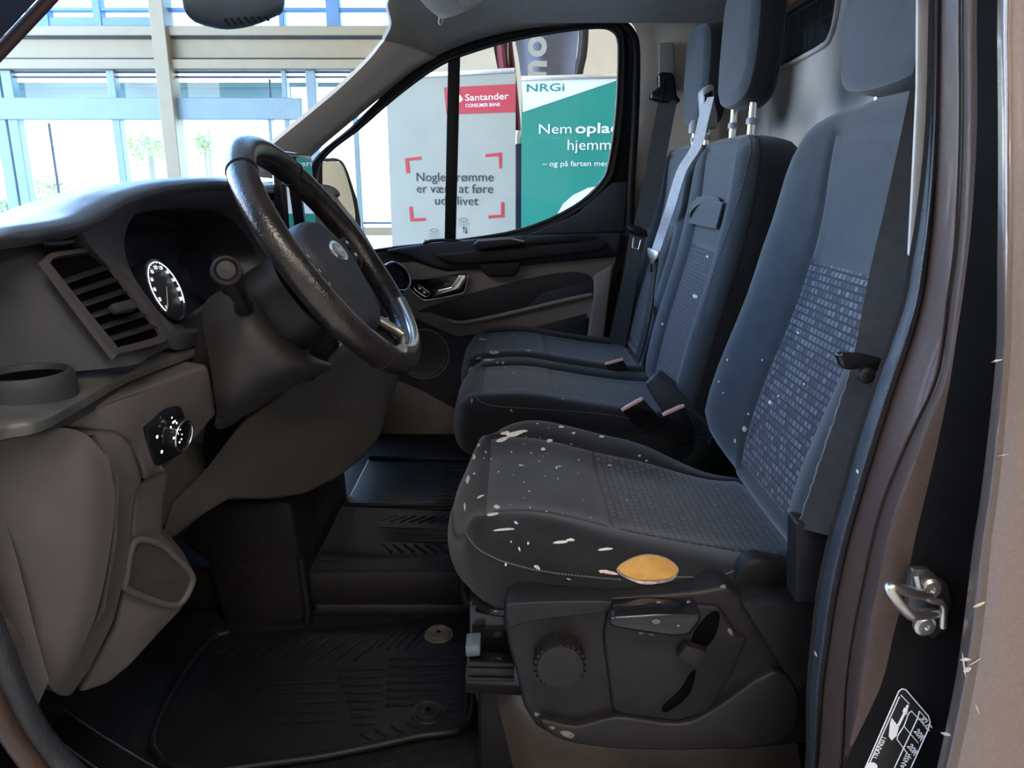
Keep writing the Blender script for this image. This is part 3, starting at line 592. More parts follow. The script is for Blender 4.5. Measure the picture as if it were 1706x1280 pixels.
# ================================================================== BELTS AND BUCKLES
webb = mat('black belt webbing', (.028, .026, .025), .8, nz=.15, nscale=90, bump=.4, bscale=1200, spec=.3)
webl = mat('lit belt webbing', (.40, .41, .42), .75, nz=.08, nscale=90, bump=.4, bscale=1200, spec=.3)  # pale tone puts the blue light on this belt into its colour
dbt = thing('seat_belt', 'wide black driver seat belt running down beside the near door pillar', 'seat belt', PY(1400, 1000, .74))
L = [(1540, 20, .84), (1510, 180, .83), (1478, 330, .815), (1448, 460, .795), (1424, 585, .765), (1392, 700, .76), (1358, 800, .755), (1330, 880, .75)]
Rr = [(1612, 20, .82), (1584, 180, .81), (1554, 330, .79), (1528, 460, .765), (1508, 590, .735), (1475, 710, .72), (1440, 815, .715), (1412, 900, .71)]
A = [PY(*p) for p in L]; B = [PY(*p) for p in Rr]
ribbon('webbing', [(a + b) / 2 for a, b in zip(A, B)], [b - a for a, b in zip(A, B)], webb, dbt, 5, .001)
prism('belt_stop', [PY(x, y, .728) for x, y in [(1395, 592), (1404, 588), (1440, 590), (1476, 600), (1478, 612), (1470, 622), (1440, 615), (1412, 618), (1402, 612)]], (0, .010, 0), gloss, dbt, .005, 3)
lathe('button', [(.008, 0), (.008, -.006), (.006, -.008), (.003, -.0085), (.003, -.0075), (.0, -.0075)], PY(1441, 624, .73), (0, 1, 0), plastic, dbt, 20)
prism('webbing_sleeve', [PY(x, y, .745) for x, y in [(1327, 874), (1336, 870), (1400, 888), (1392, 1010), (1325, 1004)]], (0, .03, 0), softblack, dbt, .004, 2)
decals('paint_fleck', [blob(1446, 537, 4, 7, 0), blob(1430, 540, 2, 4, 0)], bvh_of(dbt.children[0]), mat('tan fleck', (.42, .33, .22), .8, nz=.1), dbt, .0007, 'stuff', 2)
fray = [PY(x + 1 + random.uniform(-2.0, 1.5), y, .752) for x, y in [(1418 - k * (1418 - 1330) / 34, 612 + k * (872 - 612) / 34) for k in range(35)]]
fo = tube('frayed_edge', fray, .00045, mat('pale fray', (.22, .22, .22), .9, nz=.3), dbt, 5)
mb = thing('seat_belt', 'middle seat belt, upper part painted as lit, with steel tongue hanging across the bench backrest', 'seat belt', PY(1077, 600, 1.75))
pm = [hit(bb_bv, x, y, o_)[0] for x, y, o_ in [(1150, 290, .03), (1135, 350, .03), (1120, 395, .03), (1110, 425, .03)]]
pts = [PY(1181, 162, 1.89), PY(1172, 200, 1.885), PY(1160, 245, 1.86)] + pm
ribbon('webbing', pts, Vector((-.014, .044, .002)), webl, mb, 6, .0008)
tg = pm[-1]
prism('belt_tongue', [tg + Vector((-.004 - dy * .3, dy * .95, dz)) for dy, dz in [(-.030, .004), (.030, .010), (.030, -.006), (.012, -.022), (.010, -.060), (-.008, -.062), (-.010, -.024), (-.030, -.012)]], (-.004, 0, 0), steel, mb, .001, 2)
prism('tongue_slot', [tg + Vector((-.0085 - dy * .3, dy * .95, dz)) for dy, dz in [(-.004, -.030), (.006, -.030), (.005, -.052), (-.003, -.052)]], (-.001, 0, 0), gloss, mb, .0)
low = [tg + Vector((.002, .0, -.01))] + [hit(bb_bv, x, y, .02)[0] or PY(x, y, 1.72) for x, y in [(1100, 465), (1090, 520), (1080, 570), (1072, 600)]]
ribbon('webbing', low, Vector((-.008, .024, .002)), webb, mb, 6, .0022)
pbt = thing('seat_belt', 'black passenger seat belt hanging on the far door pillar', 'seat belt', PY(1030, 570, 2.28))
A = [PY(*p) for p in [(1098, 165, 2.27), (1090, 205, 2.27), (1078, 270, 2.27), (1066, 330, 2.27), (1056, 375, 2.27)]]; B = [PY(*p) for p in [(1128, 168, 2.24), (1120, 208, 2.24), (1108, 272, 2.24), (1096, 332, 2.24), (1082, 380, 2.24)]]
ribbon('webbing', [(a + b) / 2 for a, b in zip(A, B)], [b - a for a, b in zip(A, B)], webb, pbt, 5, .001)
A = [PY(*p) for p in [(1050, 385, 2.27), (1040, 450, 2.27), (1025, 520, 2.27), (1012, 580, 2.27)]]; B = [PY(*p) for p in [(1076, 388, 2.24), (1064, 452, 2.24), (1052, 525, 2.24), (1040, 585, 2.24)]]
ribbon('webbing', [(a + b) / 2 for a, b in zip(A, B)], [b - a for a, b in zip(A, B)], webb, pbt, 5, .001)
prism('upper_guide', [PY(x, y, 2.25) for x, y in [(1097, 124), (1103, 119), (1122, 121), (1126, 132), (1128, 160), (1136, 166), (1128, 174), (1098, 170), (1084, 165), (1086, 154), (1098, 146)]], (0, .04, 0), gloss, pbt, .006, 3)
prism('belt_stop', [PY(x, y, 2.235) for x, y in [(1042, 378), (1050, 373), (1078, 384), (1080, 396), (1066, 394), (1052, 390)]], (0, .03, 0), gloss, pbt, .004, 2)
tube('steel_tongue', [PY(1056, 396, 2.24), PY(1054, 412, 2.24), PY(1064, 416, 2.235), PY(1068, 400, 2.235)], .003, steel, pbt, 8)
redm = mat('red release button', (.55, .09, .08), .35, nz=.05)
pinkm = mat('pale pink button edge', (.75, .48, .46), .3, nz=.05)
def buckle(label, a, b, c, Y):
    t = thing('belt_buckle', label, 'buckle', PY((a[0] + b[0]) / 2, b[1] + 40, Y))
    A, B = PY(*a, Y), PY(*b, Y); Cc = PY(*c, Y); d = Cc - A
    prism('housing', [A, B, B + d, A + d], (.004, .045, -.01), gloss, t, .005, 3)
    n_ = d.normalized() * -.001
    prism('release_button', [A + n_ + (B - A) * .12 + Vector((0, .006, .001)), B + n_ - (B - A) * .12 + Vector((0, .006, .001)), B - (B - A) * .12 + Vector((0, .016, .001)), A + (B - A) * .12 + Vector((0, .016, .001))], d.normalized() * .006, redm, t, .001)
    bar('button_edge', A + n_ + Vector((0, -.001, .0)), B + n_ + Vector((0, -.001, .0)), .006, .006, pinkm, t, bev=.001)
buckle('black belt buckle with red button beside the driver seat backrest', (1104, 692), (1140, 676), (1135, 745), 1.42)
buckle('black belt buckle with red button at the near side of the middle cushion', (1036, 684), (1071, 664), (1062, 712), 1.47)
buckle('small black belt buckle between the middle and far passenger cushions', (1008, 607), (1038, 599), (1018, 624), 1.87)
# ================================================================== PASSENGER DOOR (far side)
YDR = 2.385
dr = struct('door_1', 'dark inside of the far passenger door with window, grab rail and speaker')
base = [(540, 440), (660, 416), (760, 408), (870, 391), (962, 352), (1010, 308), (1054, 300), (1042, 420), (1018, 490), (985, 600), (965, 830), (540, 830)]
dp = prism('door_panel', [PY(x, y, YDR) for x, y in base], (0, .07, 0), dashmat, dr, .006, 2)
prism('door_mid_panel', [PY(x, y, YDR - .012) for x, y in [(640, 440), (690, 436), (745, 452), (870, 443), (1028, 427), (1014, 490), (1004, 560), (1002, 588), (976, 582), (982, 530), (900, 545), (760, 562), (720, 545), (690, 530), (640, 520)]], (0, .02, 0), doorgrey, dr, .005, 2)
prism('door_low_panel', [PY(x, y, YDR - .008) for x, y in [(600, 640), (650, 630), (700, 650), (790, 700), (860, 760), (860, 830), (600, 830)]], (0, .02, 0), doorgrey, dr, .005)
prism('upper_pad', [PY(x, y, YDR - .03) for x, y in [(640, 418), (710, 406), (800, 399), (872, 393), (1037, 388), (1030, 425), (870, 439), (795, 447), (743, 449), (717, 444), (686, 430)]], (0, .035, 0), dashmat, dr, .009, 3)
prism('window_corner_trim', [PY(x, y, YDR - .012) for x, y in [(880, 392), (962, 356), (1008, 314), (1020, 304), (1046, 302), (1040, 386)]], (0, .02, 0), dashmat, dr, .006, 2)
prism('grab_rail', [PY(x, y, YDR - .055) for x, y in [(722, 424), (733, 434), (751, 440), (795, 440), (870, 434), (1000, 420), (1012, 411), (1011, 403), (872, 411), (790, 417)]], (0, .035, 0), plastic, dr, .008, 3)
prism('sill_ledge', [PY(x, y, YDR - .04) for x, y in [(872, 404), (880, 396), (970, 391), (1000, 394), (960, 402), (880, 409)]], (0, .02, 0), plastic, dr, .004, 2)
prism('armrest_pod', [PY(x, y, YDR - .075) for x, y in [(787, 409), (795, 402), (851, 398), (875, 403), (869, 409), (845, 411), (797, 418)]], (0, .05, 0), plastic, dr, .005, 3)
prism('pull_cup', [PY(x, y, YDR - .045) for x, y in [(795, 438), (802, 452), (813, 461), (857, 461), (864, 452), (868, 436)]], (0, .05, 0), plastic, dr, .006, 3)
prism('handle_recess', [PY(x, y, YDR - .016) for x, y in [(679, 467), (777, 455), (780, 458), (774, 483), (765, 489), (715, 500), (702, 498), (682, 480)]], (0, .02, 0), gloss, dr, .003, 2)
tube('recess_rim', [PY(x, y, YDR - .018) for x, y in [(681, 480), (702, 498), (715, 500), (765, 490), (775, 483), (780, 458)]], .0022, chrome, dr, 8, 3)
h_ = prism('door_handle', [PY(x, y, YDR - .045) for x, y in [(719, 496), (729, 483), (751, 478), (764, 458), (777, 457), (777, 466), (767, 483), (743, 490)]], (0, .02, 0), chrome, dr, .005, 3)
sw = prism('lock_switch', [PY(x, y, YDR - .022) for x, y in [(690, 478), (697, 475), (715, 487), (714, 492), (708, 494), (693, 484)]], (0, .008, 0), gloss, dr, .002, 2)
for x, y in ((699, 480), (707, 487)): prism('switch_mark', [PY(x + a, y + b, YDR - .0225) for a, b in ((-2, -1.5), (2, 0), (2, 3), (-2, 1.5))], (0, .002, 0), white, sw, 0)
tube('switch_rim', [PY(x, y, YDR - .0225) for x, y in [(690, 478), (697, 475), (715, 487), (714, 492), (708, 494), (693, 484)]], .0014, chrome, sw, 6, 3, True)
pk = [(695, 519), (743, 501), (820, 479), (898, 460), (949, 453), (976, 456), (987, 465), (989, 476), (987, 489), (872, 514), (795, 531), (764, 536), (748, 532), (717, 521)]
prism('map_pocket', [PY(x, y, YDR - .0135) for x, y in pk], (0, .01, 0), mat('pocket black', (.013, .013, .015), .6, nz=.1), dr, .002, 2, 3)
prism('pocket_lining', [PY(x, y, YDR - .0148) for x, y in [(880, 510), (905, 488), (985, 468), (986, 488)]], (0, .004, 0), dashmat, dr, .001)
tube('pocket_lip', [PY(x, y, YDR - .022) for x, y in [(745, 533), (764, 538), (795, 534), (872, 517), (930, 503), (986, 491)]], .007, doorgrey, dr, 8, 4)
prism('low_pocket', [PY(x, y, YDR - .0135) for x, y in [(835, 556), (900, 543), (978, 522), (975, 560), (968, 578), (900, 572), (850, 565)]], (0, .01, 0), MATS['pocket black'], dr, .002)
prism('pull_arm', [PY(x, y, YDR - .035) for x, y in [(990, 460), (1006, 450), (1022, 440), (1012, 520), (1006, 575), (1000, 590), (976, 582), (984, 530), (990, 490)]], (0, .03, 0), doorgrey, dr, .008, 3)
# speaker grille with its rings
spc = PY(706, 590, YDR)
spk = lathe('speaker_grille', [(.0, -.010), (.068, -.008), (.074, -.010), (.078, -.004), (.079, .004)], spc, (0, 1, 0), mat('speaker grille', (.085, .078, .072), .5, nz=.1), dr, 40)
tube('speaker_ring', [spc + Vector((math.cos(k * math.pi / 20) * .080, -.006, math.sin(k * math.pi / 20) * .080)) for k in range(40)], .003, doorgrey, dr, 8, 0, True)
bm = bmesh.new()
for i in range(-13, 14):
    for j in range(-13, 14):
        x, z = i * .0052 + (j % 2) * .0026, j * .0050
        if x * x + z * z < .064 ** 2:
            c = spc + Vector((x, -.0105, z)); r = .0013
            bm.faces.new([bm.verts.new(c + Vector((math.cos(a) * r, 0, math.sin(a) * r))) for a in [k * math.pi / 3 for k in range(6)]])
hp = from_bm('grille_perforation', bm, hole, spk, False); hp['kind'] = 'stuff'
# window: opening, black frame, divider, glass
def yg(py): return lerp(2.335, 2.40, clamp((py - 40) / 370))
op = [(525, 300), (545, 256), (600, 212), (650, 168), (700, 129), (745, 101), (800, 81), (850, 67), (900, 57), (960, 48), (1000, 45), (1020, 50), (1030, 66), (1031, 110), (1027, 190), (1016, 268), (1002, 304), (955, 346), (870, 383), (760, 402), (660, 413), (560, 428), (525, 432)]
inn = [PY(x, y, yg(y)) for x, y in op]; loop = spline(inn, 4, True)
cmid = sum(loop, Vector()) / len(loop)
wf = []
for p in loop:
    d = (p - cmid); d.y = 0; wf.append(p + d.normalized() * .030 + Vector((0, .004, 0)))
def loft(name, loops, m, par, closed=True, cap=False):
    n = len(loops[0]); V = [v for l in loops for v in l]; Fc = []
    for i in range(len(loops) - 1):
        for k in range(n if closed else n - 1): Fc.append((i * n + k, i * n + (k + 1) % n, (i + 1) * n + (k + 1) % n, (i + 1) * n + k))
    if cap: Fc.append(tuple((len(loops) - 1) * n + k for k in range(n)))
    bm = bmesh.new(); vs = [bm.verts.new(v) for v in V]
    for f in Fc:
        try: bm.faces.new([vs[k] for k in f])
        except ValueError: pass
    return from_bm(name, bm, m, par, True, 40)
off = lambda l, v: [p + Vector(v) for p in l]
loft('window_frame', [off(wf, (0, .03, 0)), wf, off([a.lerp(b, .5) for a, b in zip(wf, loop)], (0, -.012, 0)), off(loop, (0, -.004, 0)), off(loop, (0, .03, 0))], softblack, dr)
tube('window_seal', off(loop, (0, -.002, 0)), .006, gloss, dr, 8, 0, True)
bar('window_divider', PY(757, 82, 2.352), PY(750, 404, 2.397), .034, .02, softblack, dr, up=(0, 1, 0))
dgm = glassmat('door glass', (.94, .97, .95)); gl = mk('window_glass', off(loop, (0, .014, 0)), [tuple(range(len(loop)))], dgm, dr, False)
tube('mirror_switch', [PY(x, y, YDR - .02) for x, y in [(706, 407), (715, 402), (740, 400), (762, 401), (768, 405), (755, 409), (725, 411)]], .005, gloss, dr, 8, 4, True)
prism('rear_frame', [PY(x, y, 2.41) for x, y in [(1022, 40), (1052, 52), (1064, 100), (1062, 200), (1056, 312), (1005, 312), (1020, 270), (1030, 190), (1034, 110), (1032, 62)]], (0, .03, 0), softblack, dr, .003)
# ================================================================== FAR WING MIRROR
wm = thing('wing_mirror', 'black wing mirror outside the far door window', 'mirror', PY(565, 400, 2.62))
hs = [(528, 275), (534, 264), (560, 262), (572, 268), (580, 284), (595, 330), (602, 372), (600, 402), (560, 410), (535, 400), (528, 330)]
def ym(x): return lerp(2.53, 2.70, (x - 526) / 76)
prism('housing', [PY(x, y, ym(x)) for x, y in hs], (-.03, .10, 0), softblack, wm, .012, 3)
prism('mirror_glass', [PY(x, y, ym(x) - .006) for x, y in [(537, 276), (542, 270), (560, 269), (569, 274), (576, 290), (588, 334), (592, 368), (588, 384), (550, 388), (540, 372)]], (0, .004, 0), mat('mirror silver', (.92, .92, .90), .03, metal=1, nz=.01), wm, .001, 1, 3)
bar('mirror_arm', PY(585, 395, 2.64), PY(600, 425, 2.45), .05, .05, softblack, wm)
# ================================================================== DASHBOARD
db = thing('dashboard', 'dark grey plastic dashboard with instrument cluster, air vent and light switch', 'dashboard', (-.6, 1.5, .62))
lip = [(-90, 405, .66), (0, 387, .76), (60, 379, .80), (130, 366, .85), (172, 346, .885), (210, 326, .92), (255, 312, .97), (310, 304, 1.03), (375, 300, 1.12)]
Lp = [PY(*p) for p in lip] + [Vector((-.425, 1.24, 1.397)), Vector((-.47, 1.36, 1.393)), Vector((-.50, 1.55, 1.39)), Vector((-.51, 1.9, 1.388)), Vector((-.535, 2.2, 1.378)), Vector((-.56, 2.33, 1.36)), Vector((-.60, 2.42, 1.34))]
def row(x, f): return [Vector((lerp(x, p.x, 0), p.y, f(p))) for p in Lp]
rows = [[Vector((-1.02, p.y, 1.08)) for p in Lp], [Vector((-1.16, p.y, 1.20)) for p in Lp], [Vector((-.95, p.y, 1.285)) for p in Lp],
        [Vector((-.72, p.y, lerp(1.315, 1.386, sm(p.y, .95, 1.32)))) for p in Lp], [Vector((p.x - .08, p.y, max(p.z - .004, lerp(1.335, 1.392, sm(p.y, .80, 1.05))))) for p in Lp],
        [p + Vector((-.02, 0, .004)) for p in Lp], Lp, [p + Vector((.004, 0, -.008)) for p in Lp], [p + Vector((-.008, 0, -.018)) for p in Lp]]
surf('upper_pad', rows, mat('dash top plastic', (.045, .052, .064), .30, nz=.1, nscale=30, bump=.15, bscale=900, spec=.9), db, 4, 4)
# instrument-side face with the air vent
def face(z, y): return Vector((-.489 + (1.315 - z) * .62 - .16 * sm(.825 - y, 0, .10), y, z))
fr_rows = []
for k, t in enumerate((0, .1, .4, .7, 1.)):
    r = []
    for y, zt in ((.66, 1.325), (.72, 1.335), (.77, 1.338), (.82, 1.342), (.87, 1.350), (.925, 1.365)):
        z = lerp(zt, 1.203, t); r.append(face(z, y) + Vector((-.02 * (1 - t) ** 3, 0, 0)))
    fr_rows.append(r)
fpanel = surf('vent_panel', fr_rows, dashmat, db, 4, 4, .02)
fb = bvh_of(fpanel)
def V4(pts, Y=None, off_=.0): return [hit(fb, x, y, off_)[0] for x, y in pts]
vo = [(62, 442), (80, 428), (150, 420), (166, 424), (262, 552), (266, 572), (252, 580), (186, 597), (172, 592), (70, 458)]
vi = [(72, 446), (86, 436), (148, 427), (158, 431), (252, 553), (254, 565), (244, 571), (188, 586), (178, 581), (78, 458)]
hitp = lambda l, o: [face_hit(x, y, o) for x, y in l]
nF = Vector((.85, 0, .53))
def face_hit(x, y, o):
    # vent lies in the raked plane of the panel
    p0 = Vector((-.489, .85, 1.315)); d = ray(x, y); t = (p0 - CAM).dot(nF) / d.dot(nF); return CAM + d * t + nF * (o + .004)
va = thing; vt = loft('air_vent', [spline(hitp(vo, .0), 4, True), spline(hitp(vo, .006), 4, True), spline(hitp(vi, .007), 4, True), spline(hitp(vi, -.002), 4, True)], mat('vent frame plastic', (.055, .050, .050), .5, nz=.08, bump=.15, bscale=800), db)
bmv = spline(hitp(vi, .0006), 4, True)
mk('vent_throat', bmv, [tuple(range(len(bmv)))], hole, vt, False)
L0, L1, R0, R1 = Vector((78, 458, 0)), Vector((178, 579, 0)), Vector((150, 432, 0)), Vector((252, 556, 0))
for k in range(6):
    t = (k + .75) / 6.4; a = L0.lerp(L1, t); b = R0.lerp(R1, t); a2 = L0.lerp(L1, t + .075); b2 = R0.lerp(R1, t + .075)
    prism('slat', [face_hit(a.x, a.y, .001), face_hit(b.x, b.y, .001), face_hit(b2.x, b2.y, .006), face_hit(a2.x, a2.y, .006)], nF * .003 + Vector((0, 0, -.0015)), plastic, vt, .0012, 2)
prism('vent_tab', [face_hit(x, y, .006) for x, y in [(163, 522), (197, 513), (207, 523), (205, 530), (178, 535)]], nF * .012, dashmat, vt, .003, 2)
prism('demist_slot', [face_hit(x, y, .010) for x, y in [(55, 417), (80, 406), (118, 402), (132, 404), (120, 413), (85, 422), (60, 424)]], nF * .004, gloss, db, .002, 2, 3)
# instrument cluster: hood, recess, dial
ou = [(138, 388, .865), (176, 352, .89), (215, 331, .925), (270, 315, .985), (330, 307, 1.055), (385, 303, 1.13), (440, 320, 1.22), (480, 400, 1.28), (450, 520, 1.22), (400, 556, 1.10), (330, 575, .99), (284, 580, .935), (240, 520, .925), (185, 450, .905)]
opn = [(207, 412, .93), (214, 374, .945), (232, 353, .965), (262, 343, .995), (320, 339, 1.05), (372, 345, 1.12), (412, 370, 1.18), (445, 430, 1.22), (425, 505, 1.17), (380, 535, 1.07), (335, 545, 1.00), (300, 546, .955), (262, 516, .93), (222, 458, .925)]
lo = spline([PY(*p) for p in ou], 4, True); lo2 = spline([PY(*p) for p in opn], 4, True)
cm = sum(lo2, Vector()) / len(lo2)
lo3 = [p + Vector((-.012, 0, -.004)) + (cm - p) * .03 for p in lo2]; lo4 = [cm + (p - cm) * .88 + Vector((-.075 - .02 * (p.z - cm.z) / .07, 0, -.004)) for p in lo2]
loft('cluster_hood', [off(lo, (-.02, 0, 0)), lo, [a.lerp(b, .7) + Vector((.004, 0, .002)) for a, b in zip(lo, lo2)], lo2, lo3], dashmat, db)
inm = mat('cluster black', (.016, .018, .026), .35, nz=.08, spec=.4)
loft('cluster_recess', [lo3, lo4], inm, db)
cl = mk('instrument_face', lo4, [tuple(range(len(lo4)))], inm, db, False)
ng = Vector((.94, 0, .34)); ug = Vector((-.34, 0, .94)); yv = Vector((0, 1, 0))
d = ray(274, 484); gp = CAM + d * (.462 / -d.x); gp += ng * .0
gl_ = lathe('speedometer', [(.0, .0), (.041, 0), (.043, .003), (.043, -.02)], gp, ng, inm, cl, 40)
def gpt(a, r, o=.0035): return gp + (ug * math.sin(a) + yv * math.cos(a)) * r + ng * o
arc = [gpt(math.radians(a), .0385) for a in range(-38, 226, 6)]
tube('dial_arc', arc, .0007, glow, gl_, 6)
nums = ['0', '20', '40', '60', '80', '100', '120', '140', '160', '180', '200']
for k, s in enumerate(nums):
    a = math.radians(222 - k * 25.5); c = gpt(a, .0315); text('numeral', s, c - ug * .0025, yv, ug, .0072, glow, gl_, .02, 'CENTER')
for k in range(41):
    a = math.radians(222 - k * 6.4); tube('tick', [gpt(a, .0365), gpt(a, .0385)], .0004, glow, gl_, 4) if k % 2 == 0 else None
tube('needle', [gpt(math.radians(228), .028), gpt(math.radians(50), .004)], .0006, white, gl_, 5)
g2 = lathe('rev_counter', [(.0, .0), (.041, 0), (.043, .003), (.043, -.02)], gp + yv * .125, ng, inm, cl, 40)
# dark right wall of the binnacle and the plain centre dash behind the wheel
def prow(z, dx): return [Vector((-.44 + dx, 1.24 if z > 1.2 else 1.37, z)), Vector((-.475 + dx, 1.36 if z > 1.2 else 1.44, z)), Vector((-.49 + dx, 1.55, z)), Vector((-.50 + dx, 1.9, z)), Vector((-.52 + dx, 2.2, z)), Vector((-.55 + dx, 2.33, z)), Vector((-.58 + dx, 2.40, z))]
cface = surf('centre_face', [prow(1.372, 0), prow(1.33, .02), prow(1.25, .08), prow(1.15, .13), prow(1.05, .14), prow(.95, .10), prow(.86, .0)], dashmat, db, 4, 4, .02)
prism('card_slot', [PX(x, y, -.455) for x, y in [(448, 322), (466, 319), (468, 332), (450, 334)]], (-.02, .01, 0), hole, db, .002)
lathe('corner_vent', [(.03, 0), (.034, .006), (.028, .012), (.0, .012)], PY(546, 322, 2.22), (.35, -.3, .85), dashmat, db, 24)
ev = lathe('side_vent', [(.045, -.05), (.047, .0), (.044, .006), (.039, .008), (.037, .0), (.0, .0)], PY(660, 462, 2.20), (.72, -.62, .28), gloss, db, 32)
tube('vent_ring', [PY(660, 462, 2.20) + Vector((.72, -.62, .28)).normalized() * .008 + (Vector((.28, 0, -.72)).normalized() * math.sin(a) - Vector((.62, .72, 0)).normalized() * math.cos(a)) * .042 for a in [k * math.pi / 14 for k in range(0, 20)]], .0025, chrome, ev, 8)
# ledge with cup holder
edge = [PZ(x, y, 1.188) for x, y in [(-90, 738), (0, 710), (62, 698), (128, 664), (200, 624), (280, 593), (330, 576), (356, 568)]]
inner_e = [Vector((e.x - (.095 if e.y < .76 else .075), e.y + .012, 1.197 if e.y < .8 else 1.205)) for e in edge]
ledm = mat('worn ledge plastic', (.075, .075, .072), .42, nz=.25, nscale=30, bump=.1, bscale=500, spec=.5)
surf('ledge', [inner_e, [a.lerp(b, .6) + Vector((0, 0, .001)) for a, b in zip(inner_e, edge)], edge, [e + Vector((.002, -.001, -.012)) for e in edge]], ledm, db, 4, 8)
bk_ = [.25, .25, .3, .45, .7, .9, 1., 1.]
surf('ledge_band', [[e + Vector((.0, .001, -.010)) for e in edge], [e + Vector((-.004, .002, -.010 - .012 * k)) for e, k in zip(edge, bk_)], [e + Vector((-.004, .004, -.010 - .028 * k)) for e, k in zip(edge, bk_)], [e + Vector((-.03, .008, -.010 - .040 * k)) for e, k in zip(edge, bk_)]], dashmat, db, 4, 4)
cc_ = PZ(50, 654, 1.194) + Vector((0, 0, .006))
lathe('cup_holder', [(.0435, -.016), (.043, .006), (.042, .012), (.0395, .0155), (.0365, .0155), (.035, .012), (.0345, .0085)], cc_, (0, 0, 1), dashmat, db, 40)
lathe('cup_holder_shade', [(.0, 0), (.0348, 0), (.0348, -.002)], cc_ + Vector((0, 0, .0095)), (0, 0, 1), hole, db, 30)  # black disk painted as the shade down inside the cup
prism('end_cap', [(-1.12, .675, 1.10), (-.80, .675, 1.31), (-.60, .675, 1.335), (-.535, .675, 1.325), (-.52, .675, 1.22), (-.50, .675, 1.10), (-.54, .675, .92), (-.80, .675, .72), (-1.10, .675, .70)], (0, -.018, 0), dashmat, db, .005)
# warm grey lower panels
sp_ = [(96, 712, .745), (150, 684, .772), (180, 672, .79), (260, 640, .86), (345, 607, .955), (353, 625, .965), (362, 690, .985), (330, 728, .95), (300, 752, .915), (243, 803, .845), (236, 775, .835), (220, 745, .82), (190, 722, .79)]
swp = prism('switch_panel', [PY(*p) for p in sp_], (-.05, .03, 0), warm, db, .006, 3)
surf('fuse_cover', [[PY(-110, 735, .66), PY(-50, 728, .69), PY(10, 722, .715), (PY(80, 712, .735)), PY(140, 722, .752), PY(182, 765, .768)],
                    [PY(-110, 860, .655), PY(-50, 855, .68), PY(10, 855, .702), PY(85, 850, .718), PY(150, 850, .738), PY(191, 850, .765)],
                    [PY(-70, 960, .66), PY(-30, 975, .69), PY(20, 990, .708), PY(85, 1000, .722), PY(135, 1000, .738), PY(167, 1000, .758)],
                    [PY(20, 1040, .69), PY(45, 1070, .705), PY(70, 1090, .715), PY(92, 1100, .725), PY(110, 1110, .735), PY(126, 1105, .748)],
                    [PY(80, 1140, .72), PY(84, 1145, .722), PY(88, 1150, .725), PY(91, 1153, .728), PY(95, 1156, .735), PY(99, 1158, .742)]], warm, db, 5, 5, .015)
prism('cover_frame', [PY(*p) for p in [(-100, 712, .70), (0, 702, .735), (120, 690, .765), (190, 712, .785), (222, 748, .81), (238, 803, .835), (226, 830, .83), (213, 950, .825), (190, 1040, .815), (150, 1120, .80), (115, 1166, .785), (92, 1163, .765), (165, 1010, .775), (186, 900, .782), (186, 800, .785), (150, 735, .775), (0, 740, .745), (-100, 750, .71)]], (-.03, .05, 0), warm, db, .007, 3)
pm_ = prism('pocket_module', [PY(*p) for p in [(216, 830, .84), (240, 803, .85), (281, 785, .90), (274, 840, .90), (270, 892, .90), (300, 924, .92), (326, 956, .93), (325, 978, .93), (298, 1016, .905), (259, 1066, .88), (219, 1111, .855), (180, 1143, .835), (128, 1160, .81), (190, 1045, .83), (212, 950, .838)]], (-.04, .06, 0), warm, db, .008, 3)
pbv = bvh_of(pm_)
rim = [(225, 902), (264, 904), (292, 926), (319, 955), (320, 974), (303, 1003), (278, 1006), (215, 981), (212, 962)]
rp = [PY(x, y, lerp(.828, .918, (x - 210) / 110)) for x, y in rim]
mk('pocket_shade', spline(rp, 4, True), [tuple(range(len(rim) * 4))], mat('pocket shade grey', (.034, .032, .031), .6, nz=.1), db, False)  # flat dark sheet paints the shade inside the pocket
tube('pocket_rim', off(rp, (0, -.002, 0)), .0045, warm, db, 8, 4, True)
# light switch
sb_ = bvh_of(swp)
so = [(292, 676), (300, 684), (311, 722), (310, 738), (304, 750), (281, 765), (263, 774), (256, 772), (245, 741), (241, 717), (244, 709), (271, 683)]
nS = hit(sb_, 280, 725)[1]; pS = hit(sb_, 280, 725, 0)[0]
def onp(x, y, p0, nn, o=0.): dd = ray(x, y); return CAM + dd * ((p0 - CAM).dot(nn) / dd.dot(nn)) + nn * o
ls = prism('light_switch', [onp(x, y, pS, nS, -.003) for x, y in so], nS * .007, gloss, db, .002, 2, 3)
kc2 = onp(290, 723, pS, nS, .004)
kn = lathe('rotary_knob', [(.0205, 0), (.0205, .006), (.0195, .009), (.0180, .010), (.0170, .008), (.0, .008)], kc2, nS, gloss, ls, 36)
e1 = Vector((0, 0, 1)); e1 = (e1 - nS * e1.dot(nS)).normalized(); e2 = e1.cross(nS)
tube('knob_ring', [kc2 + nS * .0092 + (e1 * math.cos(k * math.pi / 20) + e2 * math.sin(k * math.pi / 20)) * .0192 for k in range(40)], .0016, chrome, kn, 8, 0, True)
for x, y, r in ((284, 712, .0016), (288, 704, .0018), (291, 702, .0016), (294, 705, .0015), (289, 730, .0018), (300, 716, .001), (303, 724, .001), (302, 732, .0012), (299, 737, .0014), (286, 696, .0012)):
    lathe('symbol', [(0, 0), (r, 0), (r, .0003)], onp(x, y, kc2 + nS * .0082, nS, .0002), nS, glow, kn, 8)
for x, y in ((256, 727), (264, 752)): lathe('symbol', [(0, 0), (.0022, 0), (.0022, .0003)], onp(x, y, pS, nS, .0043), nS, glow, ls, 8)
prism('pointer', [onp(x, y, kc2 + nS * .0082, nS, .0003) for x, y in ((292, 716), (296, 717), (297, 725))], nS * .0003, glow, kn, 0)
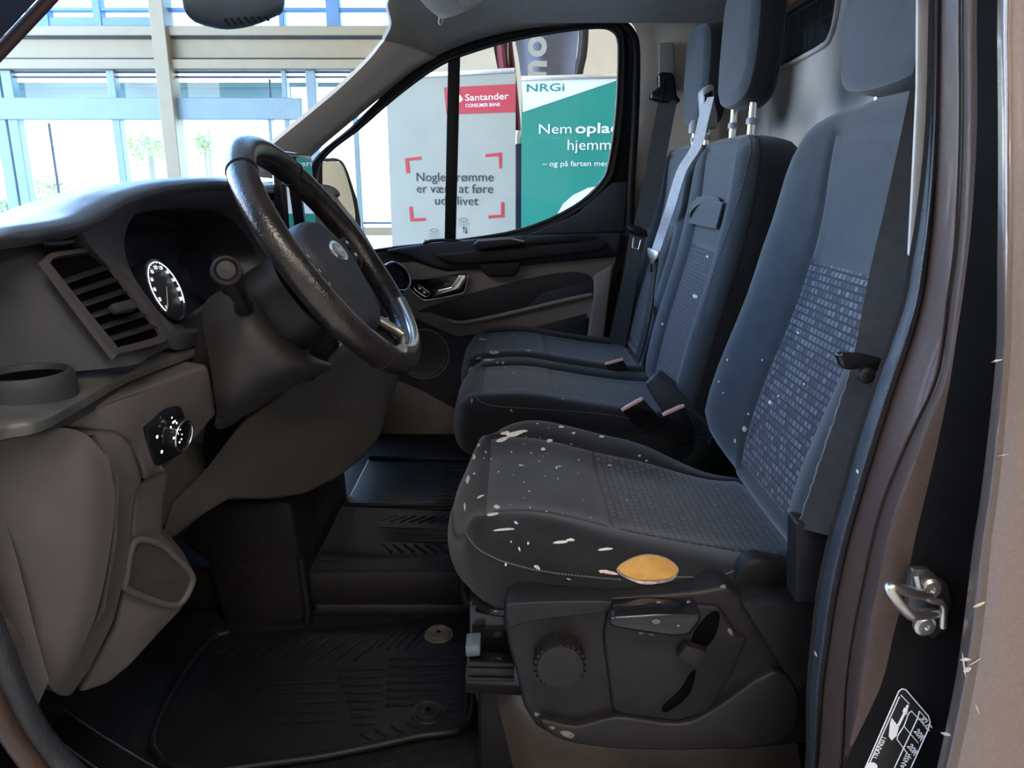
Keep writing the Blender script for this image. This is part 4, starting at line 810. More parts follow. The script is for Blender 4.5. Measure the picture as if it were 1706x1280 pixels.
# knee panel, dark slot, console side and tunnel box
knm = mat('brown grey console', (.060, .055, .050), .62, nz=.06, nscale=14, bump=.2, bscale=800)
cpts = [(338, 786), (352, 760), (400, 704), (470, 655), (545, 600), (560, 584), (600, 578), (636, 582), (649, 602), (646, 680), (632, 730), (607, 763), (560, 800), (505, 827), (440, 836), (382, 834), (330, 866), (278, 908), (268, 885), (285, 835)]
prism('console_side', [PY(x, y, 1.08 + (x - 345) * .00092) for x, y in cpts], (-.02, .32, 0), knm, db, .012, 3)
prism('knee_panel', [PY(x, y, .93 + (x - 240) * .0013) for x, y in [(240, 806), (300, 752), (340, 720), (362, 690), (372, 700), (340, 748), (338, 788), (285, 840), (268, 890), (262, 850)]], (-.03, .12, 0), knm, db, .008, 3)
prism('column_slot', [PY(*p) for p in [(352, 672, .98), (410, 690, 1.05), (400, 706, 1.07), (372, 745, 1.06), (342, 785, 1.04), (338, 745, 1.0), (345, 700, .98)]], (-.01, .03, 0), hole, db, .004)  # black plate paints the shade in the gap below the cowl
prism('inner_panel', [PY(*p) for p in [(345, 640, 1.10), (500, 585, 1.30), (575, 575, 1.36), (585, 640, 1.36), (430, 770, 1.24), (338, 800, 1.12)]], (-.02, .03, 0), hole, db, 0)  # added black sheet, blocks the bright gap behind the cowl
tb = prism('tunnel_box', [PY(*p) for p in [(300, 905, 1.27), (330, 850, 1.27), (372, 836, 1.27), (470, 833, 1.27), (488, 845, 1.27), (496, 900, 1.27), (512, 1028, 1.27), (496, 1046, 1.27), (375, 1050, 1.27), (360, 1000, 1.27), (345, 940, 1.27)]], (0, .40, 0), softblack, db, .012, 3)
tc_ = PY(395, 957, 1.268); tube('embossed_ring', [tc_ + Vector((math.cos(k * math.pi / 12) * .018, 0, math.sin(k * math.pi / 12) * .018)) for k in range(24)], .0016, softblack, tb, 6, 0, True)
tube('box_flange', [PY(375, 1052, 1.262), PY(440, 1049, 1.262), PY(496, 1047, 1.262), PY(513, 1030, 1.262), PY(500, 930, 1.262)], .006, softblack, tb, 8, 4)
o = box('wall_front', (-1.06, .62, .60), (-1.0, 2.45, 1.17), softblack, bev=0); props(o, kind='structure')
box('column_light_block', (-.50, 1.17, 1.09), (-.312, 1.36, 1.20), softblack, db, .01)  # added dark box, blocks daylight showing through beside the column
# ================================================================== STEERING COLUMN AND WHEEL
WC = Vector((-.245, 1.06, 1.297)); WA = Vector((.82, 0, .572)).normalized(); WU = Vector((-.572, 0, .82)).normalized()
def wp(u, y, n): return WC + WU * u + Vector((0, y, 0)) + WA * n
sc2 = thing('steering_column', 'dark steering column shroud with indicator stalk', 'steering column', wp(-.08, 0, -.2))
def sh(n, ry, ru, du=0., k=28, p=2.6):
    out_ = []
    for i in range(k):
        a = 2 * math.pi * i / k; c, s = math.cos(a), math.sin(a)
        out_.append(wp(du + math.copysign(abs(s) ** (2 / p), s) * ru, math.copysign(abs(c) ** (2 / p), c) * ry, n))
    return out_
loft('upper_shroud', [sh(-.26, .075, .060, -.01), sh(-.18, .078, .062, -.01), sh(-.09, .080, .066, -.015), sh(-.055, .078, .062, -.015), sh(-.05, .06, .045, -.01)], plastic, sc2, True, True)
loft('lower_shroud', [sh(-.30, .07, .056, -.05), sh(-.22, .07, .056, -.048), sh(-.16, .068, .050, -.044), sh(-.135, .062, .042, -.04), sh(-.13, .06, .04, -.05)], mat('brown grey shroud', (.027, .025, .024), .55, nz=.08, nscale=20, bump=.2, bscale=800), sc2, True, True)
surf('cowl', [[PY(336, 522, 1.0), PY(350, 494, .985), PY(395, 479, .975), PY(430, 503, .98), PY(475, 556, 1.0), PY(515, 590, 1.02), PY(552, 606, 1.045)],
              [PY(339, 548, .965), PY(362, 540, .952), PY(402, 540, .945), PY(440, 562, .95), PY(480, 590, .965), PY(518, 604, .99), PY(552, 609, 1.035)],
              [PY(349, 600, .955), PY(380, 600, .942), PY(412, 605, .942), PY(447, 613, .95), PY(482, 617, .965), PY(517, 616, .995), PY(551, 612, 1.035)],
              [PY(358, 660, .965), PY(380, 665, .955), PY(410, 660, .96), PY(445, 648, .975), PY(480, 635, .99), PY(515, 624, 1.015), PY(550, 614, 1.045)],
              [PY(362, 695, .995), PY(385, 700, .995), PY(412, 692, 1.005), PY(445, 672, 1.02), PY(480, 650, 1.035), PY(515, 632, 1.045), PY(549, 617, 1.055)]], MATS['brown grey shroud'], sc2, 4, 4, .005)
st = tube('indicator_stalk', [PY(404, 534, .985), PY(406, 512, .955), PY(398, 492, .925), PY(386, 472, .895), PY(380, 456, .87)], .010, gloss, sc2, 12, 6, rad=[.013, .012, .010, .011, .015, .016])
dtip = (PY(376, 450, .86) - PY(386, 472, .895)).normalized()
lathe('stalk_end', [(.0165, -.016), (.0175, -.006), (.0165, .002), (.013, .004), (.012, .002), (.010, .004), (.0, .005)], PY(377, 451, .862), dtip + Vector((.3, -.5, 0)), plastic, st, 6 * 4)
sw_ = thing('steering_wheel', 'worn black leather steering wheel with silver lower spoke', 'steering wheel', wp(-.19, 0, 0))
RW = .173
ringp = [wp(math.sin(a) * RW * (1 - .03 * max(0, -math.sin(a)) ** 6), math.cos(a) * RW, 0) for a in [2 * math.pi * k / 96 for k in range(96)]]
rimo = tube('rim', ringp, .0185, leather, sw_, 20, 0, True)
rgrip = mat('perforated leather', (.020, .018, .016), .42, nz=.2, nscale=30, bump=.9, bscale=220, spec=.5)
for a0, a1 in ((18, 62), (-40, 8), (118, 162), (172, 220)):
    pass
for a in (52, 128, 232, 308):
    r = math.radians(a); c0 = wp(math.sin(r) * RW, math.cos(r) * RW, 0); e_ = (WU * math.sin(r) + yv * math.cos(r))
    tube('rim_joint', [c0 + (e_ * math.cos(t) + WA * math.sin(t)) * .0188 for t in [k * math.pi / 12 for k in range(24)]], .0011, plastic, sw_, 6, 0, True)
bm = bmesh.new()
for k in range(150):
    r = math.radians(-30 + 240 * k / 150) if True else 0; e_ = (WU * math.sin(r) + yv * math.cos(r)); p = wp(math.sin(r) * RW, math.cos(r) * RW, 0) - e_ * .0172 + WA * .003
    t = (WU * math.cos(r) - yv * math.sin(r)); q = p + t * .0032 + WA * .004; s = e_ * .0007
    bm.faces.new([bm.verts.new(x) for x in (p + s - e_ * .001, p - s - e_ * .001, q - s - e_ * .001, q + s - e_ * .001)])
stt = from_bm('rim_stitching', bm, mat('dark thread', (.06, .055, .05), .8, nz=.1), sw_, False); stt['kind'] = 'stuff'
hubf = lambda a, b, c: wp(a, b, c)
hub = pad(sw_, 'airbag_cover', hubf, [(.062, 0), (.058, .04), (.042, .072), (.008, .084), (-.03, .072), (-.075, .052), (-.102, .040), (-.112, .02), (-.114, 0), (-.112, -.02), (-.102, -.040), (-.075, -.052), (-.03, -.072), (.008, -.084), (.042, -.072), (.058, -.04)],
          (-.07, .03, -.03, .03), lambda a, b: .012 - .9 * b * b - 1.2 * (a + .01) ** 2, .016, -.05, dashmat, [('airbag_centre', -.07, .03, dashmat)], .002, .0)
hb_ = bvh_of(*hub)
ec, en = hit(hb_, 563, 419, .001)
em = lathe('emblem', [(.0, .0015), (.021, .0015), (.0245, .002), (.0255, .001), (.026, -.003)], ec, en, chrome, sw_, 32, upv=(0, 1, 0), squash=.66)
eu = (WU - en * WU.dot(en)).normalized()
lathe('emblem_field', [(.0, .0022), (.0195, .0022), (.0198, .0015)], ec, en, mat('deep blue enamel', (.01, .03, .10), .2, nz=.05), em, 32, upv=(0, 1, 0), squash=.62)
text('emblem_script', 'Ford', ec - yv * -.0 + en * .0026 - eu * .0028, Vector((0, 1, 0)), eu, .013, chrome, em, .01, 'CENTER', shear=.35)
def spoke(nm, pts, w, h, m): return [bar(nm, a, b, w, h, m, sw_, up=WA, bev=.004) for a, b in zip(pts, pts[1:])]
for s in (-1, 1):
    prism('side_spoke', [wp(.030, s * .06, -.016), wp(.028, s * .12, -.004), wp(.024, s * .166, .002), wp(-.022, s * .166, .002), wp(-.034, s * .12, -.004), wp(-.050, s * .06, -.016)], WA * -.018, gloss, sw_, .005, 3)
    for k, (u, y) in enumerate(((.014, .092), (.012, .117), (-.008, .090), (-.010, .116), (-.028, .088))):
        z_ = -.006 + .18 * (y - .09); bt_ = prism('spoke_button', [wp(u + .009, s * (y - .010), z_ - .002), wp(u + .009, s * (y + .010), z_ + .002), wp(u - .008, s * (y + .010), z_ + .002), wp(u - .008, s * (y - .010), z_ - .002)], WA * .004, dashmat, sw_, .002, 2)
        prism('button_mark', [wp(u + .003, s * (y - .003), z_ + .0038), wp(u + .003, s * (y + .003), z_ + .005), wp(u - .002, s * (y + .003), z_ + .005), wp(u - .002, s * (y - .003), z_ + .0038)], WA * .0004, white, bt_, 0)
silver = mat('silver spoke trim', (.66, .62, .58), .25, metal=.9, nz=.05)
prism('lower_spoke', [wp(-.095, -.045, -.026), wp(-.095, .045, -.026), wp(-.13, .058, -.012), wp(-.172, .050, -.002), wp(-.174, -.050, -.002), wp(-.13, -.058, -.012)], WA * -.014, gloss, sw_, .005, 3)
tube('spoke_trim', [wp(-.105, -.046, -.014), wp(-.140, -.056, -.002), wp(-.166, -.046, .004), wp(-.172, .0, .006), wp(-.166, .046, .004), wp(-.140, .056, -.002), wp(-.105, .046, -.014)], .009, silver, sw_, 10, 6, flat=.7)
def rimpt(deg, r, n): a = math.radians(deg); return wp(math.sin(a) * r, math.cos(a) * r, n)
tube('rim_trim', [rimpt(d, RW - .010, .013) for d in range(-112, -36, 6)], .0105, silver, sw_, 10, 3, flat=.8)
# ================================================================== CENTRE SCREEN, MIRROR, VISOR
scn = thing('touch_screen', 'glossy upright centre display reflecting the green banner', 'screen', (-.43, 1.56, 1.30))
XS = -.418
S0 = [PX(x, y, XS) for x, y in [(462, 262), (466, 247), (470, 245), (518, 247), (522, 252)]]
ytl, ytr, zt_, zb_ = 1.455, 1.675, 1.452, 1.295
prism('bezel', [(XS, ytl, zb_), (XS, ytr, zb_), (XS + .0, ytr, zt_), (XS, ytl, zt_)], (-.022, 0, 0), gloss, scn, .008, 3)
scrm = mat('screen glass', (.010, .013, .014), .02, spec=1.0, nz=.02, coat=1.0)
b_ = scrm.node_tree.nodes['Principled BSDF']; b_.inputs['IOR'].default_value = 2.2; b_.inputs['Coat Roughness'].default_value = 0.01
box('display_glass', (XS - .002, ytl + .012, zb_ + .012), (XS + .001, ytr - .010, zt_ - .010), scrm, scn, .0)
bar('screen_bracket', (-.43, 1.56, 1.31), (-.455, 1.56, 1.24), .06, .02, plastic, scn, up=(1, 0, 0))
im = thing('interior_mirror', 'dark blue-grey back of the interior mirror under the roof', 'mirror', (-.44, 1.35, 1.70))
mirm = mat('mirror shell', (.10, .12, .15), .5, nz=.08, nscale=20)
def ysh(x): return lerp(1.30, 1.42, (x - 305) / 167)
def mrow(pp, d): return [PY(x, y, ysh(x) + d) for x, y in pp]
surf('mirror_shell', [mrow([(306, -70), (340, -75), (400, -78), (445, -78), (472, -70)], .10), mrow([(303, -20), (340, -30), (400, -32), (445, -30), (474, -25)], .02), mrow([(305, 5), (335, 0), (390, -2), (440, -2), (474, 0)], .0),
                      mrow([(311, 24), (335, 30), (382, 33), (432, 30), (472, 14)], .004), mrow([(326, 38), (345, 44), (380, 49), (425, 42), (468, 24)], .02), mrow([(335, 38), (348, 42), (380, 46), (420, 40), (462, 24)], .05)], mirm, im, 4, 4, .004)
for k in range(7):
    x = 374 + k * 11; tube('shell_louvre', [PY(x, 31 + abs(k - 3) * .3 - k * .6, ysh(x) - .004), PY(x + 8, 42 - k * 1.3, ysh(x) + .003)], .0022, softblack, im, 6)
tube('mirror_stem', [(-.47, 1.36, 1.70), (-.46, 1.38, 1.76)], .014, softblack, im, 12)
vs = thing('sun_visor', 'grey passenger sun visor folded against the roof', 'sun visor', PY(740, 20, 2.0))
prism('visor_board', [PY(*p) for p in [(690, -10, 2.05), (712, 14, 2.0), (735, 33, 1.95), (760, 26, 1.97), (812, 2, 2.02), (830, -20, 2.1), (700, -40, 2.1)]], (.0, .012, .006), headl, vs, .005, 3)
tube('visor_clip', [PY(733, 30, 1.95), PY(732, 38, 1.948), PY(736, 41, 1.948), PY(739, 34, 1.95)], .003, headl, vs, 8, 3)
prism('visor_label', [PY(*p) for p in [(764, -2, 1.955), (800, -8, 1.98), (802, 4, 1.975), (770, 14, 1.95)]], (0, -.001, 0), mat('pale label', (.60, .64, .60), .6, nz=.1), vs, 0)
# ================================================================== NEAR DOOR FRAME (rear pillar of the open driver door)
ysr = [-40, 200, 350, 430, 500, 570, 640, 740, 830, 900, 980, 1060, 1150, 1300]
def oY(y): return .075 * clamp((700 - y) / 740) ** 1.3
def line(xs, Y):
    l = [PY(x, y, Y + oY(y)) for x, y in zip(xs, ysr)]; a, b = l[0], l[-1]
    return [Vector((a.x, a.y + .07, 1.90)), Vector((a.x, a.y + .035, 1.74))] + l + [Vector((b.x - .01, b.y, b.z - .15)), Vector((b.x - .02, b.y, .46))]
sl = [1556, 1550, 1535, 1522, 1510, 1487, 1462, 1430, 1405, 1385, 1368, 1358, 1350, 1346]
srr = [1563, 1560, 1553, 1545, 1535, 1516, 1492, 1460, 1433, 1413, 1395, 1382, 1370, 1357]
bl1 = [1606, 1606, 1601, 1595, 1585, 1577, 1562, 1515, 1478, 1458, 1441, 1425, 1414, 1404]
bl2 = [1628, 1628, 1620, 1612, 1603, 1592, 1582, 1562, 1541, 1524, 1509, 1488, 1465, 1398]
bd = [1662, 1662, 1662, 1661, 1661, 1660, 1655, 1644, 1633, 1622, 1612, 1602, 1588, 1556]
rb = [1690, 1690, 1690, 1688, 1686, 1685, 1680, 1672, 1662, 1652, 1645, 1636, 1622, 1590]
ob = [x + 160 for x in rb]
bp = struct('wall_side', 'painted near door pillar and outer side panel of the van')
def ruled(nm, rows_, m, nu=2, th=.004): return surf(nm, rows_, m, bp, nu, 3, th)
blk = mat('black sealed flange', (.006, .006, .0065), .7, nz=.2, nscale=20, spec=.1)
inner = line([x - 14 for x in sl], .76)
ruled('inner_return', [line([x + 6 for x in sl], .75), line(sl, .70)], softblack)
sealm = mat('ribbed door seal', (.030, .034, .042), .42, nz=.15, nscale=60, bump=.5, bscale=600, spec=.5)
mid = [(a + b) / 2 + Vector((-.004, -.010, 0)) for a, b in zip(line(sl, .70), line(srr, .68))]
ruled('door_seal', [line(sl, .70), mid, line(srr, .68)], sealm, 4)
tube('seal_lip', [p + Vector((0, -.004, 0)) for p in line([a + (b - a) * .55 for a, b in zip(sl, srr)], .685)], .0022, softblack, bp, 6, 4)
m1 = [a.lerp(b, .5) + Vector((0, -.006, 0)) for a, b in zip(line(srr, .682), line(bl1, .645))]
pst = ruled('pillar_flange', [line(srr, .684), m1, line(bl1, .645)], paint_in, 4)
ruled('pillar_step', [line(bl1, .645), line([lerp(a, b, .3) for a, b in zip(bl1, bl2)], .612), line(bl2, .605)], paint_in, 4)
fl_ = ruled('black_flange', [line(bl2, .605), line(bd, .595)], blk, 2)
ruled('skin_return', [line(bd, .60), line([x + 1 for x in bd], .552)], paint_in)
ruled('skin_edge', [line([x + 1 for x in bd], .552), line([lerp(a, b, .5) for a, b in zip(bd, rb)], .540), line(rb, .538)], mat('edge paint', (.14, .105, .088), .3, metal=.5, nz=.06, nscale=200, coat=.6), 4)
sk = ruled('outer_panel', [line(rb, .538), line([x + 40 for x in rb], .531), line(ob, .522)], paint, 4)
oe = line(ob, .522)
ruled('outer_panel', [oe, [Vector((max(p.x, .55) + .5, p.y - .008, p.z)) for p in oe], [Vector((max(p.x, .55) + 1.4, p.y - .008, p.z)) for p in oe], [Vector((2.9, p.y, p.z)) for p in oe]], paint, 3)
box('inner_panel', (.46, .745, .56), (.73, .77, 1.90), dashmat, bp, .004)
box('roof_skin', (-.2, .62, 1.93), (2.9, 2.45, 1.96), paint, bp, .01)
box('far_skin', (.74, 2.44, .46), (2.9, 2.48, 1.95), paint, bp, .01)
tube('edge_bead', [p + Vector((0, -.001, 0)) for p in line([x - 9 for x in bl1], .648)], .0016, paint_in, bp, 6, 4)
prism('pillar_trim', [PY(x, y, .745 + oY(y)) for x, y in [(1529, -40), (1560, -40), (1556, 200), (1540, 350), (1524, 432), (1514, 426), (1521, 300), (1528, 150)]], (0, .006, 0), cream, bp, .003, 2)
# paint chips and scratches on the panel edge
pal = mat('bare filler', (.62, .50, .36), .8, nz=.2, nscale=200)
pbv2 = bvh_of(*[c for c in bp.children if c.name.startswith(('outer_panel', 'skin_edge', 'black_flange', 'door_seal', 'pillar_flange'))])
def scratch(x0, y0, x1, y1, w): dx, dy = x1 - x0, y1 - y0; l = math.hypot(dx, dy); nx, ny = -dy / l * w, dx / l * w; return [(x0, y0), ((x0 + x1) / 2 + nx, (y0 + y1) / 2 + ny), (x1, y1), ((x0 + x1) / 2 - nx, (y0 + y1) / 2 - ny)]
decals('paint_chip', [scratch(*s) for s in [(1650, 604, 1672, 599, 2), (1622, 1012, 1642, 1002, 2.5), (1600, 1100, 1618, 1098, 3), (1606, 1120, 1618, 1112, 4), (1604, 1085, 1610, 1130, 1.5), (1612, 1110, 1636, 1095, 1), (1625, 1172, 1632, 1190, 1), (1566, 1220, 1586, 1226, 3), (1596, 1085, 1600, 1120, 1.2), (1628, 828, 1636, 846, .8), (1660, 760, 1684, 756, .8), (1374, 750, 1376, 760, 2), (1428, 782, 1431, 790, 2), (1348, 1200, 1360, 1240, 2), (1358, 1085, 1362, 1095, 1.5)]], pbv2, pal, bp, .0006, 'stuff', 2)
# striker
sk_ = thing('door_striker', 'bare steel door striker loop bolted to the near pillar', 'door striker', PY(1545, 1065, .59))
PS = .588
pl_ = mat('dark zinc plate', (.13, .125, .12), .4, metal=.9, nz=.3, nscale=60)
prism('striker_plate', [PY(x, y, PS) for x, y in [(1522, 950), (1547, 948), (1580, 975), (1587, 1004), (1577, 1048), (1556, 1066), (1531, 1050), (1511, 1027), (1514, 985)]], (0, .008, 0), pl_, sk_, .002, 2)
tube('striker_loop', [PY(1548, 992, PS), PY(1522, 988, PS - .018), PY(1490, 979, PS - .036), PY(1482, 982, PS - .040), PY(1496, 1003, PS - .038), PY(1514, 1022, PS - .032), PY(1524, 1025, PS - .026), PY(1562, 1021, PS)], .0045, steel, sk_, 12, 5)
tube('striker_rib', [PY(1526, 958, PS - .004), PY(1534, 985, PS - .006), PY(1550, 1000, PS - .006), PY(1570, 1007, PS - .005), PY(1571, 1045, PS - .003)], .0032, steel, sk_, 10, 5)
for x, y in ((1550, 980), (1540, 1042)):
    s_ = lathe('screw', [(.0095, .002), (.0095, -.002), (.007, -.004), (.003, -.004), (.003, -.002), (.0, -.002)], PY(x, y, PS), (0, 1, 0), steel, sk_, 20)
# tyre label
lb = thing('tyre_label', 'black tyre pressure sticker with white outlines and TRANSIT lettering', 'sticker', PY(1490, 1240, .603))
flb = bvh_of(fl_)
p0 = hit(flb, 1490, 1215)[0]; n0 = hit(flb, 1490, 1215)[1]
def LP(x, y, o=.0012): return onp(x, y, p0, n0, o)
lo_ = [(1502, 1147), (1508, 1148), (1546, 1192), (1549, 1202), (1546, 1214), (1512, 1290), (1436, 1290), (1497, 1151)]
prism('sticker_sheet', [LP(x, y, .0004) for x, y in lo_], n0 * .0004, mat('sticker black', (.008, .008, .008), .4, nz=.05), lb, 0)
tube('printed_border', [LP(x, y, .0010) for x, y in lo_], .0006, white, lb, 5, 0, True)
for seg in ([(1498, 1160), (1442, 1285)], [(1500, 1157), (1514, 1172)], [(1518, 1184), (1548, 1217)], [(1518, 1184), (1513, 1188), (1506, 1208), (1495, 1225), (1494, 1231), (1517, 1263)], [(1529, 1194), (1489, 1280)], [(1506, 1210), (1529, 1237)], [(1531, 1184), (1529, 1194)], [(1531, 1184), (1545, 1200)]):
    tube('printed_line', [LP(x, y, .0010) for x, y in seg], .0005, white, lb, 5)
prism('printed_van', [LP(x, y, .0009) for x, y in [(1485, 1195), (1497, 1211), (1493, 1225), (1485, 1233), (1480, 1226), (1482, 1205)]], n0 * .0002, white, lb, 0)
prism('printed_van', [LP(x, y, .0009) for x, y in [(1506, 1178), (1512, 1182), (1510, 1190), (1505, 1190), (1503, 1184)]], n0 * .0002, white, lb, 0)
tube('printed_line', [LP(1512, 1174, .0010), LP(1508, 1184, .0010), LP(1496, 1208, .0010)], .0011, white, lb, 5)
ex = (LP(1471, 1233) - LP(1456, 1265)).normalized(); ey = (ex.cross(n0)).normalized() * -1
if (LP(1450, 1240) - LP(1465, 1250)).dot(ey) < 0: ey = -ey
text('lettering', 'TRANSIT', LP(1459, 1265, .0011), ex, ey, .0066, white, lb, .02)
text('lettering', 'TRANSIT', LP(1500, 1292, .0011), ex, ey, .0066, white, lb, .02)
ex2 = (LP(1543, 1208) - LP(1530, 1190)).normalized(); ey2 = ey if False else (n0.cross(ex2)).normalized()
if (LP(1540, 1190) - LP(1535, 1200)).dot(ey2) < 0: ey2 = -ey2
for s_, x, y in (('XLC', 1530, 1196), ('20R', 1521, 1217), ('20R', 1510, 1242)): text('lettering', s_, LP(x, y, .0011), ex2, ey2, .0075, white, lb, .03)
lathe('printed_badge', [(0, 0), (.005, 0), (.005, .0002)], LP(1452, 1277, .0009), n0, white, lb, 20)
# near front door post, seal and sill, lower left corner
fp = struct('trim_4', 'warm grey kick panel and dark seal at the near front door post')
prism('kick_panel', [PY(x, y, .70) for x, y in [(-60, 700), (0, 835), (30, 930), (60, 1050), (84, 1134), (53, 1206), (20, 1130), (0, 1080), (-60, 900)]], (-.04, .05, -.01), warm, fp, .004, 2)
tube('door_seal', [PY(-60, 960, .66), PY(-10, 1085, .66), PY(30, 1185, .66), (PY(75, 1255, .67)), PY(140, 1320, .68)], .017, sealm, fp, 10, 5)
tube('outer_lip', [PY(-60, 1090, .63), PY(-10, 1175, .63), PY(25, 1235, .64), PY(80, 1310, .65)], .010, paint_in, fp, 10, 5)
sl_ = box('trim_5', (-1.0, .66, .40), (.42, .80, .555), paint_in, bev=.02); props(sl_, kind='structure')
# scuff plate on the sill
sf = thing('scuff_plate', 'glossy black scuff plate with thin silver edges on the near sill', 'scuff plate', PZ(170, 1240, .60))
t1 = [(108, 1185), (158, 1219), (209, 1251), (258, 1280), (300, 1302)]; b1 = [(84, 1224), (120, 1252), (158, 1280), (200, 1310), (240, 1340)]
prism('plate', [PZ(x, y, .614) for x, y in t1] + [PZ(x, y, .614) for x, y in reversed(b1)], (0, 0, -.012), gloss, sf, .003, 2)
tube('silver_edge', [PZ(x, y, .615) for x, y in t1], .0016, steel, sf, 8, 4); tube('silver_edge', [PZ(x, y, .615) for x, y in b1], .0016, steel, sf, 8, 4)
exs = (PZ(258, 1280, .615) - PZ(209, 1251, .615)).normalized()
text('lettering', 'TRANSIT', PZ(214, 1293, .6145), exs, Vector((-exs.y, exs.x, 0)), .017, white, sf, .01)
# ================================================================== RUBBER MATS
mt = thing('rubber_mat', 'black ribbed rubber floor mat with two round fixings in the driver footwell', 'floor mat', PZ(560, 1150, .60))
mo = [(255, 1226), (300, 1135), (350, 1068), (380, 1054), (500, 1048), (600, 1040), (700, 1028), (782, 1018), (788, 1060), (787, 1120), (779, 1208), (700, 1226), (600, 1248), (520, 1263), (420, 1276), (330, 1290), (270, 1270)]
prism('mat_sheet', [PZ(x, y, .612) for x, y in mo], (0, 0, -.011), matrub, mt, .005, 3)
tube('mat_rim', [PZ(x, y, .612) for x, y in [(380, 1054), (350, 1068), (300, 1135), (255, 1226), (270, 1270)]], .006, matrub, mt, 8, 3)
tube('mat_rim', [PZ(x, y, .612) for x, y in [(330, 1290), (420, 1276), (520, 1263), (600, 1248), (700, 1226), (779, 1208), (787, 1120), (788, 1060), (782, 1018)]], .006, matrub, mt, 8, 3)
def rib(a, b, par=mt, z=.6125, w=.0042): 
    A, B = PZ(*a, z), PZ(*b, z); bar('rib', A, B, w, .004, matrub, par, bev=.0014)
for k in range(6): rib((352 + k * 22, 1096 + (k % 3)), (398 + k * 22, 1068))
for k in range(5): rib((470 + k * 30, 1100), (520 + k * 28, 1064))
for k in range(8): rib((560 + k * 4, 1116 + k * 13), (640 - k * 2, 1114 + k * 13))
for k in range(7): rib((648 - k, 1098 + k * 13), (762, 1094 + k * 13) if k not in (5, 6) else (690, 1095 + k * 13))
for k in range(5): rib((630 + k * 15, 1078 + (k % 2) * 4), (664 + k * 14, 1046))
for k in range(3): rib((748, 1044 + k * 14), (770, 1034 + k * 14)); rib((745, 1170 + k * 12), (772, 1168 + k * 12))
for k in range(5): rib((420 + k * 12, 1140 + k * 16), (560, 1136 + k * 16), w=.003)
for k in range(4): rib((600 + k * 26, 1222 - k * 6), (618 + k * 26, 1232 - k * 6))
for x, y, m in ((731, 1058, mat('dusty fixing', (.10, .092, .075), .6, nz=.2, nscale=60)), (713, 1188, plastic)):
    c = PZ(x, y, .612); f_ = lathe('fixing', [(.0, .0068), (.004, .0068), (.0045, .004), (.015, .006), (.0175, .008), (.0205, .008), (.0215, .003), (.025, .003), (.0265, .0)], c, (0, 0, 1), m, mt, 36)
    lathe('fixing_hole', [(0, 0), (.004, 0), (.004, .0004)], c + Vector((0, 0, .0068)), (0, 0, 1), hole, f_, 16)
decals('dried_mud', [blob(738, 1112, 16, 5, -.1), blob(752, 1105, 9, 4, 0)], bvh_of(mt.children[0]), mat('dried mud', (.09, .072, .045), .9, nz=.4, nscale=120), mt, .0008, 'stuff', 2)
lathe('mat_stud', [(.0, .012), (.010, .012), (.013, .008), (.013, .0)], PZ(364, 1060, .606), (0, 0, 1), plastic, mt, 20)
# raised centre mat over the tunnel
m2 = thing('rubber_mat', 'black rubber mat with wavy ribs rising over the centre floor hump', 'floor mat', (-.24, 1.46, .60))
def hz(y): return .606 + .084 * sm(y, 1.30, 1.37) + .006 * math.sin((y - 1.37) * 8) * sm(y, 1.36, 1.4)
surf('mat_sheet', [[Vector((lerp(-.374, -.072 - .012 * gauss(y - 1.34, .05), t), y, hz(y) + .01 * (1 - t) ** 2 * sm(y, 1.3, 1.4))) for t in (0, .25, .5, .75, .95, 1.)] for y in (1.285, 1.30, 1.32, 1.34, 1.36, 1.39, 1.45, 1.52, 1.565)], matrub, m2, 3, 4, .008)
def rib2(x0, y0, x1, y1, w=.004): 
    P = [Vector((lerp(x0, x1, t), lerp(y0, y1, t), hz(lerp(y0, y1, t)) + .0035)) for t in (0, .33, .66, 1)]; tube('rib', P, w * .5, matrub, m2, 6)
for k in range(9): rib2(-.26 + k * .022, 1.405, -.235 + k * .022, 1.375)
for k in range(7): rib2(-.30, 1.42 + k * .009, -.085, 1.415 + k * .009)
for k in range(10): rib2(-.28 + k * .021, 1.50, -.25 + k * .021, 1.53)
for k in range(8): rib2(-.36 + k * .003, 1.41 + k * .012, -.31, 1.395 + k * .012)
m3 = thing('rubber_mat', 'black rubber mat in the far passenger footwell', 'floor mat', (-.22, 1.75, .60))
prism('mat_sheet', [(-.374, 1.575, .70), (-.08, 1.575, .70), (-.075, 1.86, .70), (-.374, 1.88, .70)], (0, 0, -.012), matrub, m3, .005, 3)
tube('mat_rim', [(-.37, 1.578, .703), (-.085, 1.578, .703), (-.082, 1.72, .703), (-.08, 1.86, .703), (-.37, 1.878, .703)], .006, matrub, m3, 8)
for k in range(9): bar('rib', (-.17 + (k % 3) * .002, 1.61 + k * .026, .7005), (-.09, 1.61 + k * .026, .7005), .005, .004, matrub, m3, bev=.0015)
o = box('floor_hump', (-.95, 1.31, .60), (-.055, 1.88, .686), softblack, bev=.02); props(o, kind='structure')
# textured floor edge by the seat and wiring loom beside the tunnel
tube('wiring_loom', [PZ(255, 1060, .62), PZ(285, 1050, .66), PZ(330, 1040, .66), PZ(345, 1000, .70), PZ(330, 970, .74)], .012, plastic, mt, 8, 4) if False else None
